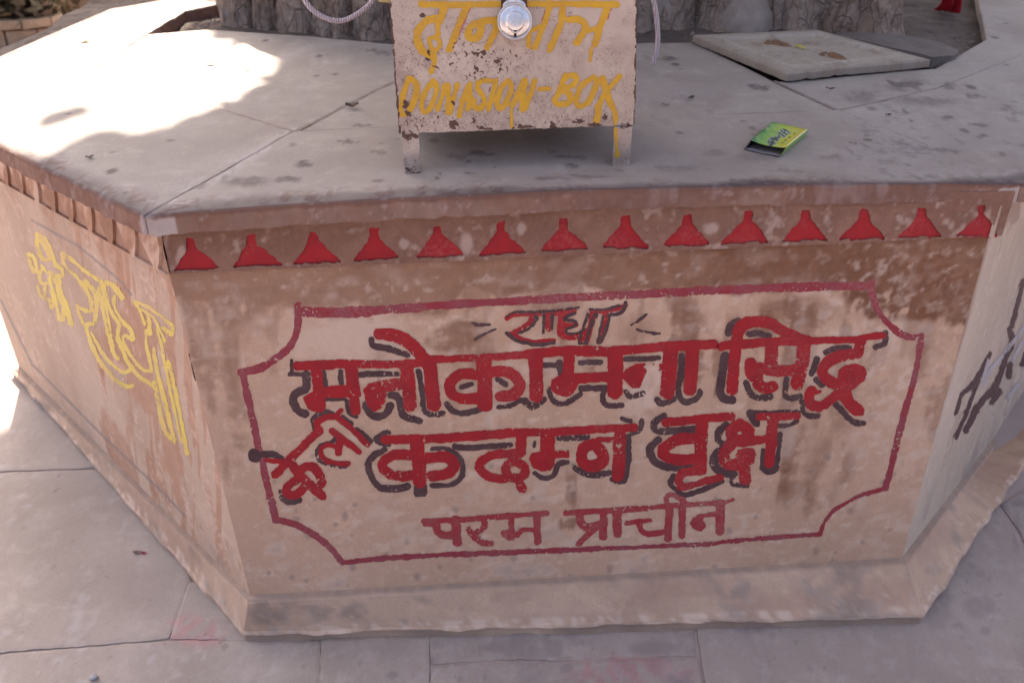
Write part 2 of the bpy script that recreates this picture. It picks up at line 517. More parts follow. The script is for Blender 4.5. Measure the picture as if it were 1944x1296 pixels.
'daan:yellow': """s11.2 800,8.7 874.3,9.3 990,8.1 1105.7,8.1 1171.2,9.3
s12.7 843.4,15.4 837.6,31.8 832.8,42.4
s13.9 833.8,33.7 810.6,39.5 794.2,57.8 792.9,77.1 802.9,96.4 820.3,106.1
s7.7 830.9,44.4 831.8,65.6
s7.3 814.5,72.3 828,71.3 835.7,81 829.9,94.5 818.3,90.6 814.1,73.3
s10.0 824.1,104.1 824.1,119.6 818.7,135
s12.3 885.8,15.4 870.4,48.2 853.1,94.5
s13.1 941.8,38.6 914.8,40.9 894.5,50.5 888.1,66.5 897.4,74.2 909,67.5 913.8,51.1
s12.0 949.5,36.6 936,67.5 924.4,90.6
s10.0 1042,17.4 1030.5,52.1 1015.4,90.6
s6.9 1036.2,44.4 1015,55.9 1004.4,63.6 1003.5,88.7
s11.2 1069,15.4 1062.3,50.1 1043,94.5
s12.0 1079.6,38.6 1096,36.6 1109.5,46.3 1107.6,59.8 1095,81
s9.3 1107.6,60.7 1132.6,54.4
s12.7 1151.9,17.4 1138.4,52.1 1129.8,82.9
s5.8 1123,90.6 1119.5,115.7""",
'daan:crimson': """s2.1 891.6,17.7 880,46.3 859.2,90.6
s2.3 1038.2,16.4 1028.5,38.6
s1.9 1160.6,17.4 1152.9,36.6
s1.7 798.1,73.3 801,86.8 808.7,90.6""",
'donation:yellow': """s10.8 775.9,147.5 766.3,177.4 759.5,215
s10.8 778.8,148.5 791,162 788.5,183.2 777.8,210.2 762.4,216.9
s9.3 822.2,154.3 805.8,177.4 800,203.4 806.8,214 820.3,196.7 828.9,169.7 824.1,155.2
s8.9 845.3,161 839.6,183.2 830.3,207.3
s10.0 849.6,161 851.1,189 851.5,214
s8.5 868.5,161 860.8,185.1 854,214
s8.5 891.6,159.1 880,185.1 871.4,219.8
s9.3 892.2,160 891.6,189 888.1,207.3
s6.9 876.2,189.9 891.6,188
s9.3 930.2,153.3 912.8,154.3 906.1,166.8 916.7,181.3 918.6,196.7 909,207.3 899.7,200.5 900.3,189.9
s8.5 941.8,152.3 934,183.2 926.7,207.3
s9.3 964.9,153.3 950.4,169.7 944.1,197.6 953.3,205.4 964.9,185.1 970.3,162 963.3,153.3
s10.8 993.8,153.3 984.2,177.4 972.6,198.6
s12.0 996.1,153.3 992.3,183.2 992.3,208.3
s9.3 1015,153.3 1007.3,179.3 996.7,206.3
s5.0 971.1,200.5 971.1,241
s7.3 1023.7,169.7 1042,168.1
s10.8 1072.9,143.7 1063.2,169.7 1052.6,190.9
s10.0 1072.9,144.6 1092.2,143.1 1090.2,158.1 1069,169.7
s10.8 1069,171.6 1082.1,179.3 1078.7,195.7 1056.5,196.7
s10.4 1126.9,147.5 1107.6,159.1 1094.5,183.2 1097.9,201.5 1113.4,195.7 1124.9,177.4 1132.3,154.3 1125.3,147.5
s12.3 1144.2,149.4 1150.4,173.5 1159.6,198.6
s9.6 1159.6,198.6 1167,214 1167.7,227.5
s5.8 1167.7,227.5 1167,248.7
s10.0 1176,145.6 1157.7,165.8 1144.2,185.1 1134.6,204.4
s11.6 1134.6,204.4 1134.6,217.9 1130.7,235.2""",
'legdrip:yellow': """s5.2 1168.1,244.4 1168.9,266.7
s3.7 1168.9,266.7 1170,285.2
s7.4 1171.9,288.9 1171.1,296.3""",
}


def stroke_field(name, PX, PY, jit=1.0, seed=3):
    d = np.full(PX.shape, 1e9)
    dx = np.full(PX.shape, 1e9)
    for l in STROKES[name].split("\n"):
        if not l: continue
        h, *pts = l.split()
        P = np.array([tuple(map(float, q.split(","))) for q in pts])
        w = float(h[1:])
        if h[0] == 'p': d = np.minimum(d, poly_sdf(PX, PY, P))
        elif h[0] == 'x': dx = np.minimum(dx, line_sdf(PX, PY, smooth_line(P), w))
        else: d = np.minimum(d, line_sdf(PX, PY, smooth_line(P), w))
    return d, dx

def stroke_box(pl, names, pad=0.012):
    q = []
    for n in names:
        for l in STROKES[n].split("\n"):
            if l: q += [tuple(map(float, t.split(","))) for t in l.split()[1:]]
    uv = np.array([pl.uv(p) for p in q])
    return uv.min(0)-pad, uv.max(0)+pad

def paint(name, key, pl, mat, parent, off, h=0.0015, jit=1.6, wear=0.5, seed=1, grow=0.3):
    lo, hi = stroke_box(pl, [key])
    us, vs = np.arange(lo[0], hi[0], h), np.arange(lo[1], hi[1], h)
    U, Vv = np.meshgrid(us, vs)
    PX, PY = pl.px(U, Vv)
    d, dx = stroke_field(key, PX, PY)
    n1 = fbm(U/0.008, Vv/0.008, seed, 3)-0.5
    n2 = fbm(U/0.03, Vv/0.03, seed+9, 2)-0.5
    n3 = vnoise(U/0.0035, Vv/0.0035, seed+21)
    n4 = fbm(U/0.05, Vv/0.05, seed+33, 3)
    d = d + n1*3.2*jit + n2*2.4*jit - grow
    chip = (n3*.7+.3*fbm(U/.0022, Vv/.006, seed+50, 2) > 0.84-0.30*wear*smst(0.48, 0.72, n4))
    d = np.where(chip & (n4 > 0.45), np.maximum(d, 1.0), d)
    d = np.maximum(d, -(dx + n1*26 + n2*10))
    uv, Fc = march(d, us[0], vs[0], h)
    me = mesh(name, pl.p3(uv[:, 0], uv[:, 1], off), Fc, False)
    return link(name, me, mat, parent)

# ------------------------------------------------------------------ materials
def new_mat(name):
    m = bpy.data.materials.new(name)
    m.use_nodes = True
    nt = m.node_tree
    return m, nt, nt.nodes["Principled BSDF"]

def N(nt, typ, **kw):
    n = nt.nodes.new(typ)
    for k, v in kw.items(): setattr(n, k, v)
    return n

def mixc(nt, fac, a, b, blend='MIX'):
    m = N(nt, "ShaderNodeMix", data_type='RGBA', blend_type=blend)
    for s, v in ((m.inputs[0], fac), (m.inputs[6], a), (m.inputs[7], b)):
        if isinstance(v, (int, float)): s.default_value = v
        elif isinstance(v, tuple): s.default_value = (*v, 1) if len(v) == 3 else v
        else: nt.links.new(v, s)
    return m.outputs[2]

def noise(nt, scale, detail=4, rough=0.55, dist=0.0, vec=None, stretch=None):
    t = N(nt, "ShaderNodeTexNoise")
    t.inputs["Scale"].default_value = scale
    t.inputs["Detail"].default_value = detail
    t.inputs["Roughness"].default_value = rough
    t.inputs["Distortion"].default_value = dist
    g = N(nt, "ShaderNodeNewGeometry")
    src = g.outputs["Position"]
    if stretch:
        mp = N(nt, "ShaderNodeMapping")
        mp.inputs["Scale"].default_value = stretch
        nt.links.new(src, mp.inputs[0])
        src = mp.outputs[0]
    nt.links.new(src, t.inputs["Vector"])
    return t.outputs["Fac"]

def ramp(nt, fac, a, b):
    r = N(nt, "ShaderNodeMapRange")
    r.inputs[1].default_value, r.inputs[2].default_value = a, b
    r.clamp = True
    nt.links.new(fac, r.inputs[0])
    return r.outputs[0]

def mul(nt, a, b, op='MULTIPLY'):
    m = N(nt, "ShaderNodeMath", operation=op)
    for s, v in ((m.inputs[0], a), (m.inputs[1], b)):
        if isinstance(v, (int, float)): s.default_value = v
        else: nt.links.new(v, s)
    return m.outputs[0]

def attrib(nt, name):
    a = N(nt, "ShaderNodeAttribute", attribute_name=name)
    return a.outputs["Fac"]

def bump(nt, bsdf, h, strength=0.3, dist=0.004):
    b = N(nt, "ShaderNodeBump")
    b.inputs["Strength"].default_value = strength
    b.inputs["Distance"].default_value = dist
    nt.links.new(h, b.inputs["Height"])
    nt.links.new(b.outputs[0], bsdf.inputs["Normal"])

def stone_mat(name, base, alt, wash=None, dark=None, pale=None, rough=0.85, streak=None, big=3.0, fine=90, bs=0.35, spots=0.0, spec=0.3):
    """weathered stone: two-tone mottling, fine grain, a wash of other paint, dark grime and painted-in shade, pale scuffs by attribute"""
    m, nt, b = new_mat(name)
    n1 = noise(nt, big, 5, 0.6, 0.6, stretch=streak)
    n2 = noise(nt, fine, 4, 0.7)
    n3 = noise(nt, 16, 5, 0.65, 0.3)
    c = mixc(nt, ramp(nt, n1, 0.36, 0.64), base, alt)
    k = tuple(min(1, x*1.22) for x in base)
    c = mixc(nt, mul(nt, ramp(nt, n3, 0.52, 0.72), 0.55), c, k)
    kd = tuple(x*0.72 for x in alt)
    c = mixc(nt, mul(nt, ramp(nt, n2, 0.55, 0.8), 0.45), c, kd)
    n4 = noise(nt, 420, 3, 0.75)
    c = mixc(nt, mul(nt, ramp(nt, n4, 0.50, 0.72), 0.38), c, tuple(x*0.62 for x in alt))
    c = mixc(nt, mul(nt, ramp(nt, n4, 0.46, 0.30), 0.30), c, tuple(min(1, x*1.3) for x in base))
    if wash is not None:
        a = attrib(nt, "wash")
        c = mixc(nt, a, c, mixc(nt, ramp(nt, noise(nt, 30, 4, 0.7, 0.4), 0.35, 0.7), wash, tuple(x*1.35 for x in wash)))
    if pale is not None:
        c = mixc(nt, attrib(nt, "pale"), c, pale)
    if dark is not None:
        c = mixc(nt, attrib(nt, "dark"), c, dark)
    if spots:
        s = ramp(nt, noise(nt, 26, 2, 0.5, 0.2), 0.70, 0.76)
        c = mixc(nt, mul(nt, s, spots), c, tuple(x*0.35 for x in alt))
    nt.links.new(c, b.inputs["Base Color"])
    b.inputs["Roughness"].default_value = rough
    b.inputs["Specular IOR Level"].default_value = spec
    pits = ramp(nt, noise(nt, 75, 2, 0.5, 0.3), 0.30, 0.40)
    bump(nt, b, mixc(nt, 0.35, mixc(nt, 0.5, n2, n4), mixc(nt, 0.4, n3, pits)), bs, 0.005)
    return m

def paint_mat(name, col, col2, fade, rough=0.6, fadeamt=0.5, seed=0):
    m, nt, b = new_mat(name)
    n1 = noise(nt, 22+seed, 4, 0.6, 0.5)
    n2 = noise(nt, 130, 3, 0.7)
    n3 = noise(nt, 9+seed*0.5, 3, 0.5)
    c = mixc(nt, ramp(nt, n1, 0.35, 0.68), col, col2)
    f = mul(nt, ramp(nt, n3, 0.48, 0.66), ramp(nt, n2, 0.42, 0.62))
    c = mixc(nt, mul(nt, f, fadeamt), c, fade)
    nt.links.new(c, b.inputs["Base Color"])
    b.inputs["Roughness"].default_value = rough
    b.inputs["Specular IOR Level"].default_value = 0.25
    bump(nt, b, n2, 0.2, 0.002)
    return m

def plain(name, base, alt=None, rough=0.8, scale=20, metallic=0.0, bs=0.2, spec=0.3):
    m, nt, b = new_mat(name)
    n1 = noise(nt, scale, 5, 0.65, 0.4)
    c = mixc(nt, ramp(nt, n1, 0.35, 0.65), base, alt or tuple(x*0.65 for x in base))
    nt.links.new(c, b.inputs["Base Color"])
    b.inputs["Roughness"].default_value = rough
    b.inputs["Metallic"].default_value = metallic
    b.inputs["Specular IOR Level"].default_value = spec
    if bs: bump(nt, b, noise(nt, scale*5, 4, 0.7), bs, 0.003)
    return m

SAND = (0.54, 0.356, 0.246)
WASH = (0.158, 0.068, 0.035)
MAT = dict(
    wall=stone_mat("painted_sandstone", SAND, (0.475, 0.305, 0.205), wash=WASH, dark=(0.20, 0.155, 0.14), pale=(0.66, 0.52, 0.42), streak=(1, 1, 0.3)),
    wall_left=stone_mat("sandstone_ochre", (0.52, 0.378, 0.285), (0.43, 0.295, 0.215), wash=(0.34, 0.175, 0.105), dark=(0.22, 0.19, 0.18), pale=(0.64, 0.46, 0.37), streak=(1, 1, 0.25)),
    wall_right=stone_mat("sandstone_cream", (0.52, 0.425, 0.335), (0.43, 0.34, 0.265), wash=(0.24, 0.14, 0.10), dark=(0.2, 0.17, 0.16), pale=(0.6, 0.5, 0.42), streak=(1, 1, 0.2)),
    frieze=stone_mat("brown_washed_stone", (0.27, 0.150, 0.105), (0.205, 0.108, 0.074), wash=(0.17, 0.085, 0.058), pale=(0.55, 0.43, 0.36), big=8),
    frieze_left=stone_mat("ochre_frieze_stone", (0.50, 0.30, 0.20), (0.38, 0.21, 0.14), wash=WASH, pale=(0.6, 0.45, 0.36), big=8),
    top=stone_mat("grey_pink_slab", (0.44, 0.372, 0.318), (0.368, 0.302, 0.254), wash=(0.145, 0.058, 0.032), dark=(0.075, 0.048, 0.050), pale=(0.55, 0.47, 0.45), big=4, fine=120, bs=0.25),
    plinth=stone_mat("grey_plaster", (0.50, 0.345, 0.245), (0.40, 0.268, 0.188), dark=(0.20, 0.155, 0.13), pale=(0.62, 0.46, 0.36), wash=(.33, .205, .15), big=5),
    paving=stone_mat("flagstone", (0.36, 0.298, 0.258), (0.295, 0.238, 0.203), dark=(0.19, 0.15, 0.145), pale=(0.5, 0.44, 0.42), wash=(0.36, 0.16, 0.16), big=3, spots=0.35, bs=0.4),
    crack=plain('dark_crack', (0.07, 0.045, 0.035), (0.11, 0.07, 0.055), 0.95, 60),  # dark tone of the drawn hairline crack
    joint=plain('pale_mortar', (0.36, 0.28, 0.24), (0.26, 0.19, 0.16), 0.95, 60),
    mortar=plain("mortar", (0.16, 0.12, 0.10), (0.10, 0.075, 0.065), 0.95, 30),
    red=paint_mat("red_paint", (0.35, 0.014, 0.019), (0.27, 0.014, 0.020), (0.37, 0.10, 0.09), fadeamt=0.45),
    red_wash=paint_mat("washed_red_paint", (0.31, 0.028, 0.034), (0.30, 0.065, 0.066), (0.38, 0.16, 0.13), fadeamt=0.8, seed=3),
    border=paint_mat("border_red_paint", (0.27, 0.030, 0.040), (0.25, 0.062, 0.075), (0.30, 0.13, 0.125), fadeamt=0.8, seed=5),
    black=paint_mat("black_paint", (0.066, 0.031, 0.033), (0.092, 0.050, 0.050), (0.19, 0.13, 0.115), fadeamt=0.35, seed=7),
    yellow=paint_mat("yellow_paint", (0.66, 0.50, 0.11), (0.60, 0.43, 0.12), (0.58, 0.38, 0.22), fadeamt=0.75, seed=2),
    amber=paint_mat("amber_paint", (0.60, 0.34, 0.03), (0.52, 0.28, 0.03), (0.38, 0.2, 0.05), fadeamt=0.5, seed=4),
    crimson=paint_mat("crimson_paint", (0.42, 0.09, 0.09), (0.40, 0.15, 0.14), (0.5, 0.3, 0.27), fadeamt=0.6, seed=6),
    white=paint_mat("white_paint", (0.46, 0.42, 0.42), (0.40, 0.36, 0.36), (0.42, 0.36, 0.33), seed=8),
)

# ------------------------------------------------------------------ the planes of the platform
SL = 0.155
GZ = -1.024
TOP = Plane((0, 0, 0), (1, 0, 0), (0, 1, SL))
WALL = Plane((0, 0.054, 0), (1, 0, 0), (0, 0, 1))
FRZ = Plane((0, 0.047, 0), (1, 0, 0), (0, 0, 1))
CAPF = Plane((0, 0.004, 0), (1, 0, 0), (0, 0, 1))
GND = Plane((0, 0, GZ), (1, 0, 0), (0, 1, SL))        # the yard falls gently towards the front, like the platform top
def heading(q):
    """the direction in space that a row of parallel edges runs, from the point where they meet in the reference"""
    d = AX[0]*(q[0]-PW/2)/F_PX + AX[1]*(PH/2-q[1])/F_PX + AX[2]
    return d/np.linalg.norm(d[:2])
DLS, DRS = heading((-892, -156)), heading((2525, -1))              # along the left and right sides, away from the front corners
DL, DR = DLS*np.array([1, 1, 0]), DRS*np.array([1, 1, 0])
UL, LL = WALL.at((322, 521)), WALL.at((476, 1134))
UR, LR = WALL.at((1876, 453)), WALL.at((1712, 1060))
LWALL = Plane(UL, DLS*-1, UL-LL)                                       # u runs towards the front corner
RWALL = Plane(UR, DRS, UR-LR)

# ---- platform root
platform = empty("stone_platform", (0, 0.4, GZ))
tag(platform, "octagonal sandstone platform with red painted inscription on its front face", "platform")

def box_grid(pl, quad_uv, h):
    """dense grid over a quad given by its four corners (bl, br, tr, tl) in plane coordinates"""
    q = np.array(quad_uv, float)
    nu = max(2, int(max(np.linalg.norm(q[1]-q[0]), np.linalg.norm(q[2]-q[3]))/h))
    nv = max(2, int(max(np.linalg.norm(q[3]-q[0]), np.linalg.norm(q[2]-q[1]))/h))
    s, t = np.meshgrid(np.linspace(0, 1, nu+1), np.linspace(0, 1, nv+1))
    P = (q[0]*((1-s)*(1-t))[..., None]+q[1]*(s*(1-t))[..., None]+q[2]*(s*t)[..., None]+q[3]*((1-s)*t)[..., None])
    idx = np.arange((nu+1)*(nv+1)).reshape(nv+1, nu+1)
    F = np.stack([idx[:-1, :-1], idx[:-1, 1:], idx[1:, 1:], idx[1:, :-1]], -1).reshape(-1, 4)
    return P[..., 0].ravel(), P[..., 1].ravel(), F.tolist()

def ell(px, py, cx, cy, rx, ry, soft=0.35, a=0.0):
    x, y = px-cx, py-cy
    c, s = math.cos(a), math.sin(a)
    x, y = x*c+y*s, -x*s+y*c
    return 1-smst(1-soft, 1+soft, np.sqrt((x/rx)**2+(y/ry)**2))

# ---- front wall panel with its washes
def front_wall():
    lo = [WALL.uv((322, 521)), WALL.uv((1876, 453)), WALL.uv((1712, 1060)), WALL.uv((476, 1134))]
    up = 0.03
    def ext(a, b, dz):
        return (b[0]+(b[0]-a[0])*dz/abs(b[1]-a[1]), b[1]+(b[1]-a[1])*dz/abs(b[1]-a[1]))
    q = [ext(lo[0], lo[3], .03), ext(lo[1], lo[2], .03), ext(lo[2], lo[1], up), ext(lo[3], lo[0], up)]
    u, v, F = box_grid(WALL, q, 0.004)
    X, Y = WALL.px(u, v)
    n1 = fbm(u/0.11, v/0.11, 1, 5)
    n2 = fbm(u/0.035, v/0.16, 5, 4)           # downward runs
    n3 = fbm(u/0.025, v/0.025, 9, 4)
    n4 = fbm(u/0.012, v/0.012, 12, 3)
    top = 455+(1876-X)*0.044
    edge = 572-(X-566)*0.031                   # border's top line
    s = (Y-top)/(edge-top)
    w = smst(1.42, 0.62, s + (n1-0.5)*1.7 + (n2-0.5)*0.6)*1.12
    for (cx, cy, rx, ry, a) in [(1750, 545, 150, 75, 1.0), (1830, 540, 60, 120, .9), (1300, 650, 48, 95, .55), (1500, 800, 40, 190, .62), (1610, 820, 75, 110, .5),
                                (1545, 900, 55, 90, .5), (860, 640, 75, 40, .7), (1000, 590, 90, 30, .4), (430, 585, 95, 60, .6), (405, 660, 45, 110, .5),
                                (1660, 700, 40, 60, .55), (1500, 600, 110, 45, .5), (1780, 700, 40, 130, .55), (1090, 925, 20, 45, .5), (1075, 990, 27, 32, .62), (640, 590, 60, 18, .6),
                                (430, 760, 45, 160, .5), (1790, 850, 34, 200, .55), (1640, 930, 40, 60, .35), (700, 660, 60, 60, .3), (1180, 620, 90, 30, .35), (1365, 690, 24, 60, .45), (1360, 900, 34, 60, .0), (1570, 1030, 14, 25, .4)]:
        w = np.maximum(w, (.72 if cx > 1400 and cy > 600 else 1)*a*ell(X+(n2-.5)*70, Y+(n1-.5)*70, cx, cy, rx, ry, .45)*smst(0.22, 0.5, n2*.5+n3*.5))
    n5 = fbm((u+v*.5)/.05, (v-u*.2)/.018, 15, 4)          # slanting brush marks
    n6 = fbm(u/.3, v/.3, 18, 3)
    w = np.maximum(w, .42*smst(.48, .62, n1*.4+n2*.6)*smst(1150, 500, Y))
    w = smst(.20, .68, w+(n3-.5)*.22+(n2-.5)*.55+(n5-.5)*.14)
    w = w*(.44+.70*(n1*.6+n6*.4)+.3*(n3-.5))*(0.76+.42*smst(450, 1650, X))
    w = np.maximum(w, 1.0*ell(X+(n2-.5)*160, Y+(n1-.5)*120, 1760, 520, 120, 95, .6)*smst(.3, .5, n3*.5+n5*.5))
    p = smst(0.48, 0.70, n1*0.4+n3*0.35+n5*0.25)*0.45*smst(380, 620, Y)
    p = np.maximum(p, .38*smst(.60, .72, n5*.45+n4*.55))
    p = np.maximum(p, .28*smst(.60, .78, fbm((u+v*.3)/.012, (v-u*.3)/.02, 44, 4)*.7+n5*.3))
    p = np.maximum(p, 0.55*ell(X+(n3-.5)*90, Y+(n4-.5)*60, 1222, 735, 26, 60, .5, 0.45))
    p = np.maximum(p, 0.55*smst(0.5, 0.72, n4*.5+n3*.5)*ell(X, Y, 1660, 640, 130, 200, .6))
    p = np.maximum(p, 0.5*ell(X+(n3-.5)*90, Y+(n4-.5)*60, 660, 640, 110, 50, .6))
    d = 0.35*smst(0.60, 0.78, n1*.5+n3*.5)*smst(700, 1100, Y)
    for _ in range(70):
        cx, cy, r = rng.uniform(480, 1700), rng.uniform(860, 1130), rng.uniform(2, 7)
        d = np.maximum(d, 0.5*ell(X, Y, cx, cy, r, r*rng.uniform(.8, 1.6), .5))
    me = mesh("wall_panel", WALL.p3(u, v, (fbm(u/.05, v/.05, 40, 3)-.5)*0.0006), F)
    attr(me, "wash", np.clip(w, 0, 1)); attr(me, "pale", np.clip(p, 0, 1)); attr(me, "dark", np.clip(d, 0, 1))
    return link("wall_panel", me, MAT['wall'], platform)
front = front_wall()
front["label"] = "front panel with red and black Hindi lettering in a red border"

paint("painted_border", "border:edge", WALL, MAT['border'], front, 0.0005, jit=1.3, wear=0.5, seed=5)
for i, wd in enumerate(("manokamana", "siddh", "radha", "keli", "kadamb", "vriksh")):
    o = paint("letter_shadow", wd+":black", WALL, MAT['black'], front, 0.0008, jit=1.1, wear=0.5, seed=20+i, grow=1.0)
    o["label"] = "black outline strokes of the lettering"
    o = paint("painted_word", wd+":red", WALL, MAT['red'], front, 0.0006 if wd == 'radha' else 0.0011, jit=1.1, wear=0.55, seed=40+i)
paint("accent_stroke", "radha:marks", WALL, MAT['black'], front, 0.0008, jit=1.1, wear=0.4, seed=61)
for i, wd in enumerate(("param", "prachin")):
    paint("painted_word", wd+":wash", WALL, MAT['red_wash'], front, 0.0011, jit=1.0, wear=0.6, seed=70+i)

STROKES["crack:front"] = "s1.7 359,672 365,697 371,722"
paint("hairline_crack", "crack:front", WALL, MAT['crack'], front, 0.0006, h=0.0010, jit=0.5, wear=0.0, seed=91, grow=0.0)
# ---- left and right wall panels
def side_wall(pl, sgn, mat, u_far, h):
    # sgn -1: u from far (negative) to 0 ; +1: 0 to far
    vb = pl.uv((476, 1134))[1] if sgn < 0 else pl.uv((1712, 1060))[1]
    a, b = (-u_far, 0.0) if sgn < 0 else (0.0, u_far)
    cn = (LL-UL) if sgn < 0 else (LR-UR)
    ku = (cn @ pl.U)/(cn @ pl.V)                # the corner edge leans a little
    near = [(ku*(vb-.06), vb-.06), (ku*.1, .1)]
    if sgn < 0: q = [(a, vb-.06), near[0], near[1], (a, .1)]
    else: q = [near[0], (b, vb-.06), (b, .1), near[1]]
    u, v, F = box_grid(pl, q, h)
    n1 = fbm(u/0.12, v/0.2, 3+sgn, 5)
    n2 = fbm(u/0.03, v/0.22, 8+sgn, 4)
    n3 = fbm(u/0.012, v/0.012, 12+sgn, 3)
    hgt = (v-vb)/(0.0-vb)
    if sgn < 0:
        w = 0.9*smst(0.56, 0.72, n2*.65+n1*.35)*smst(-0.75, -0.1, u+(n1-.5)*.4)
        w = np.maximum(w, 0.55*smst(0.85, 1.08, hgt+(n1-.5)*.4))
        X, Y = pl.px(u, v)
        for (cx, cy, rx, ry, a_) in [(270, 720, 26, 70, -.25), (325, 860, 22, 60, -.2), (225, 860, 20, 90, -.35), (250, 640, 60, 60, 0), (340, 930, 14, 40, -.2)]:
            w = np.maximum(w, 0.8*ell(X+(n2-.5)*30, Y+(n1-.5)*30, cx, cy, rx, ry, .3, a_))
    else:
        w = 0.5*smst(0.62, 0.75, n2*.6+n1*.4)
        w = np.maximum(w, 0.9*smst(0.03, 0.0, u+(n1-.5)*.08)*smst(0.1, 0.4, hgt))
    if sgn < 0:
        n7 = fbm((u-v*.35)/.028, (v+u*.3)/.25, 31, 4)
        w = np.maximum(w, .8*smst(.52, .62, n7)*smst(-.9, -.2, u+(n1-.5)*.5))
        w = smst(.2, .7, w+(n3-.5)*.3)*(.45+.6*n1)
    w = w*(0.7+0.5*n3)
    p = 0.55*smst(0.58, 0.72, n3*.5+n2*.5)
    d = 0.4*smst(0.6, 0.75, n1)*smst(0.35, 0.0, hgt)
    if sgn < 0:
        # the joint of the wall slab, a thin dark line parallel to the base
        X, Y = pl.px(u, v)
        for P in ([(0, 567), (62, 692), (190, 822), (312, 937), (352, 980)], [(60, 418), (150, 468), (225, 530), (250, 560)]):
            d = np.maximum(d, 0.75*smst(2.5, 0.8, line_sdf(X, Y, np.array(P, float), 0.5)+(n3-.5)*2))
    me = mesh("wall_panel", pl.p3(u, v, 0.0), F)
    attr(me, "wash", np.clip(w, 0, 1)); attr(me, "pale", np.clip(p, 0, 1)); attr(me, "dark", np.clip(d, 0, 1))
    return link("wall_panel", me, mat, platform)
V0, V1 = TOP.at((270, 412)), TOP.at((-191, 186))
LEN_L = -LWALL.uv((37, 698))[0]
left = side_wall(LWALL, -1, MAT['wall_left'], LEN_L, 0.004)
left["label"] = "left panel with yellow outlined Hindi lettering"
paint("painted_word", "sriradha:yellow", LWALL, MAT['yellow'], left, 0.0006, jit=1.4, wear=0.7, seed=81, h=0.0016, grow=1.4)
right = side_wall(RWALL, 1, MAT['wall_right'], 1.3, 0.005)
right["label"] = "cream right panel with black and white scrawled lettering"
paint("painted_word", "scrawl:black", RWALL, MAT['black'], right, 0.0006, jit=1.6, wear=0.7, seed=82, h=0.0022, grow=1.6)
paint("painted_word", "scrawl:white", RWALL, MAT['white'], right, 0.0010, jit=1.6, wear=0.7, seed=83, h=0.0022, grow=1.5)

# ---- frieze: a relief band with gaps shaped like pointed bells
TRI = [(332, 418, 514.5, 509.5, 362, 454), (443, 537, 508.5, 503.5, 477, 446), (556, 648, 503, 498, 595, 439), (669, 760, 497, 490.5, 711, 433),
       (790, 882, 491, 486, 831, 428), (910, 1000, 485.5, 481, 950, 420.5), (1026, 1118, 477.5, 474, 1069, 415.5), (1140, 1231, 473.5, 470, 1188, 411),
       (1257, 1346, 468, 465.5, 1305, 407), (1370, 1460, 463.5, 461, 1420, 402), (1484, 1570, 460, 456.5, 1530, 399), (1594, 1679, 455.5, 453.5, 1641, 397),
       (1703, 1788, 452.5, 450, 1751, 394), (1813, 1895, 450, 447.5, 1863, 391.5)]
def bell(x0, x1, y0, y1, ax, ay, nw=8.0):
    """outline of a gap: narrow neck at the top, concave flanks, wide foot"""
    L, R = [], []
    for k in range(13):
        t = k/12
        s = 0.05*t/0.26 if t < 0.26 else 0.05+0.95*(0.8*((t-.26)/.74)+0.2*math.sin(math.pi/2*(t-.26)/.74)**1.3)
        y = ay+3+(y0-ay-3)*t
        L.append((ax-nw+(x0-1-(ax-nw))*s, y))
        y = ay+3+(y1-ay-3)*t
        R.append((ax+nw+(x1+1-(ax+nw))*s, y))
    return [(ax-nw, ay), (ax+nw, ay)] + R + L[::-1]

def frieze_front():
    zc = FRZ.uv((1000, 410))[1]
    bl, br = FRZ.uv((325, 520)), FRZ.uv((1902, 448))
    h = 0.003
    us, vs = np.arange(bl[0]-.02, br[0]+.02, h), np.arange(-0.14, 0.0, h)
    U, Vv = np.meshgrid(us, vs)
    X, Y = FRZ.px(U, Vv)
    n = fbm(U/0.012, Vv/0.012, 2, 3)-.5
    d = poly_sdf(U, Vv, [bl, br, (br[0]+.004, -0.005), (0.1, 0.004), (bl[0]-.004, -0.015)])
    hole = np.full(U.shape, 1e9)
    for t in TRI:
        hole = np.minimum(hole, poly_sdf(X, Y, bell(*t)))
    hole = hole+0.2+n*8+(fbm(U/.05, Vv/.02, 79, 2)-.5)*5+(fbm(U/.004, Vv/.004, 77, 2)-.5)*3
    d = np.maximum(d, -hole*0.001)
    uv, Fc = march(d, us[0], vs[0], h)
    P = FRZ.p3(uv[:, 0], uv[:, 1], (fbm(uv[:, 0]/.03, uv[:, 1]/.03, 3, 3)-.5)*0.0015)
    V, T, S = extrude_down(P, Fc, np.array([0, 0.0065, 0]))
    me = mesh("frieze", V, T+S, False)
    a = np.array(V)
    n1 = fbm(a[:, 0]/0.05, a[:, 2]/0.05, 4, 5)
    n2 = fbm(a[:, 0]/0.012, a[:, 2]/0.012, 6, 3)
    pal = 0.45*smst(0.55, 0.75, n1*.5+n2*.5)
    XX, YY = FRZ.px(a[:, 0], a[:, 2])
    for (cx, cy, rx, ry) in [(768, 464, 10, 8), (885, 462, 12, 20), (990, 435, 8, 12), (1350, 434, 14, 12), (1075, 470, 5, 8), (345, 480, 9, 14)]:
        pal = np.maximum(pal, 0.5*ell(XX+(n2-.5)*8, YY+(n2-.5)*8, cx, cy, rx, ry, .4))
    attr(me, "pale", np.clip(pal, 0, 1)); attr(me, "wash", smst(0.35, 0.65, n1*.6+n2*.4)*0.8)
    return link("frieze", me, MAT['frieze'], platform), bl, br
frz, fbl, fbr = frieze_front()
BACK = Plane((0, 0.0513, 0), (1, 0, 0), (0, 0, 1))
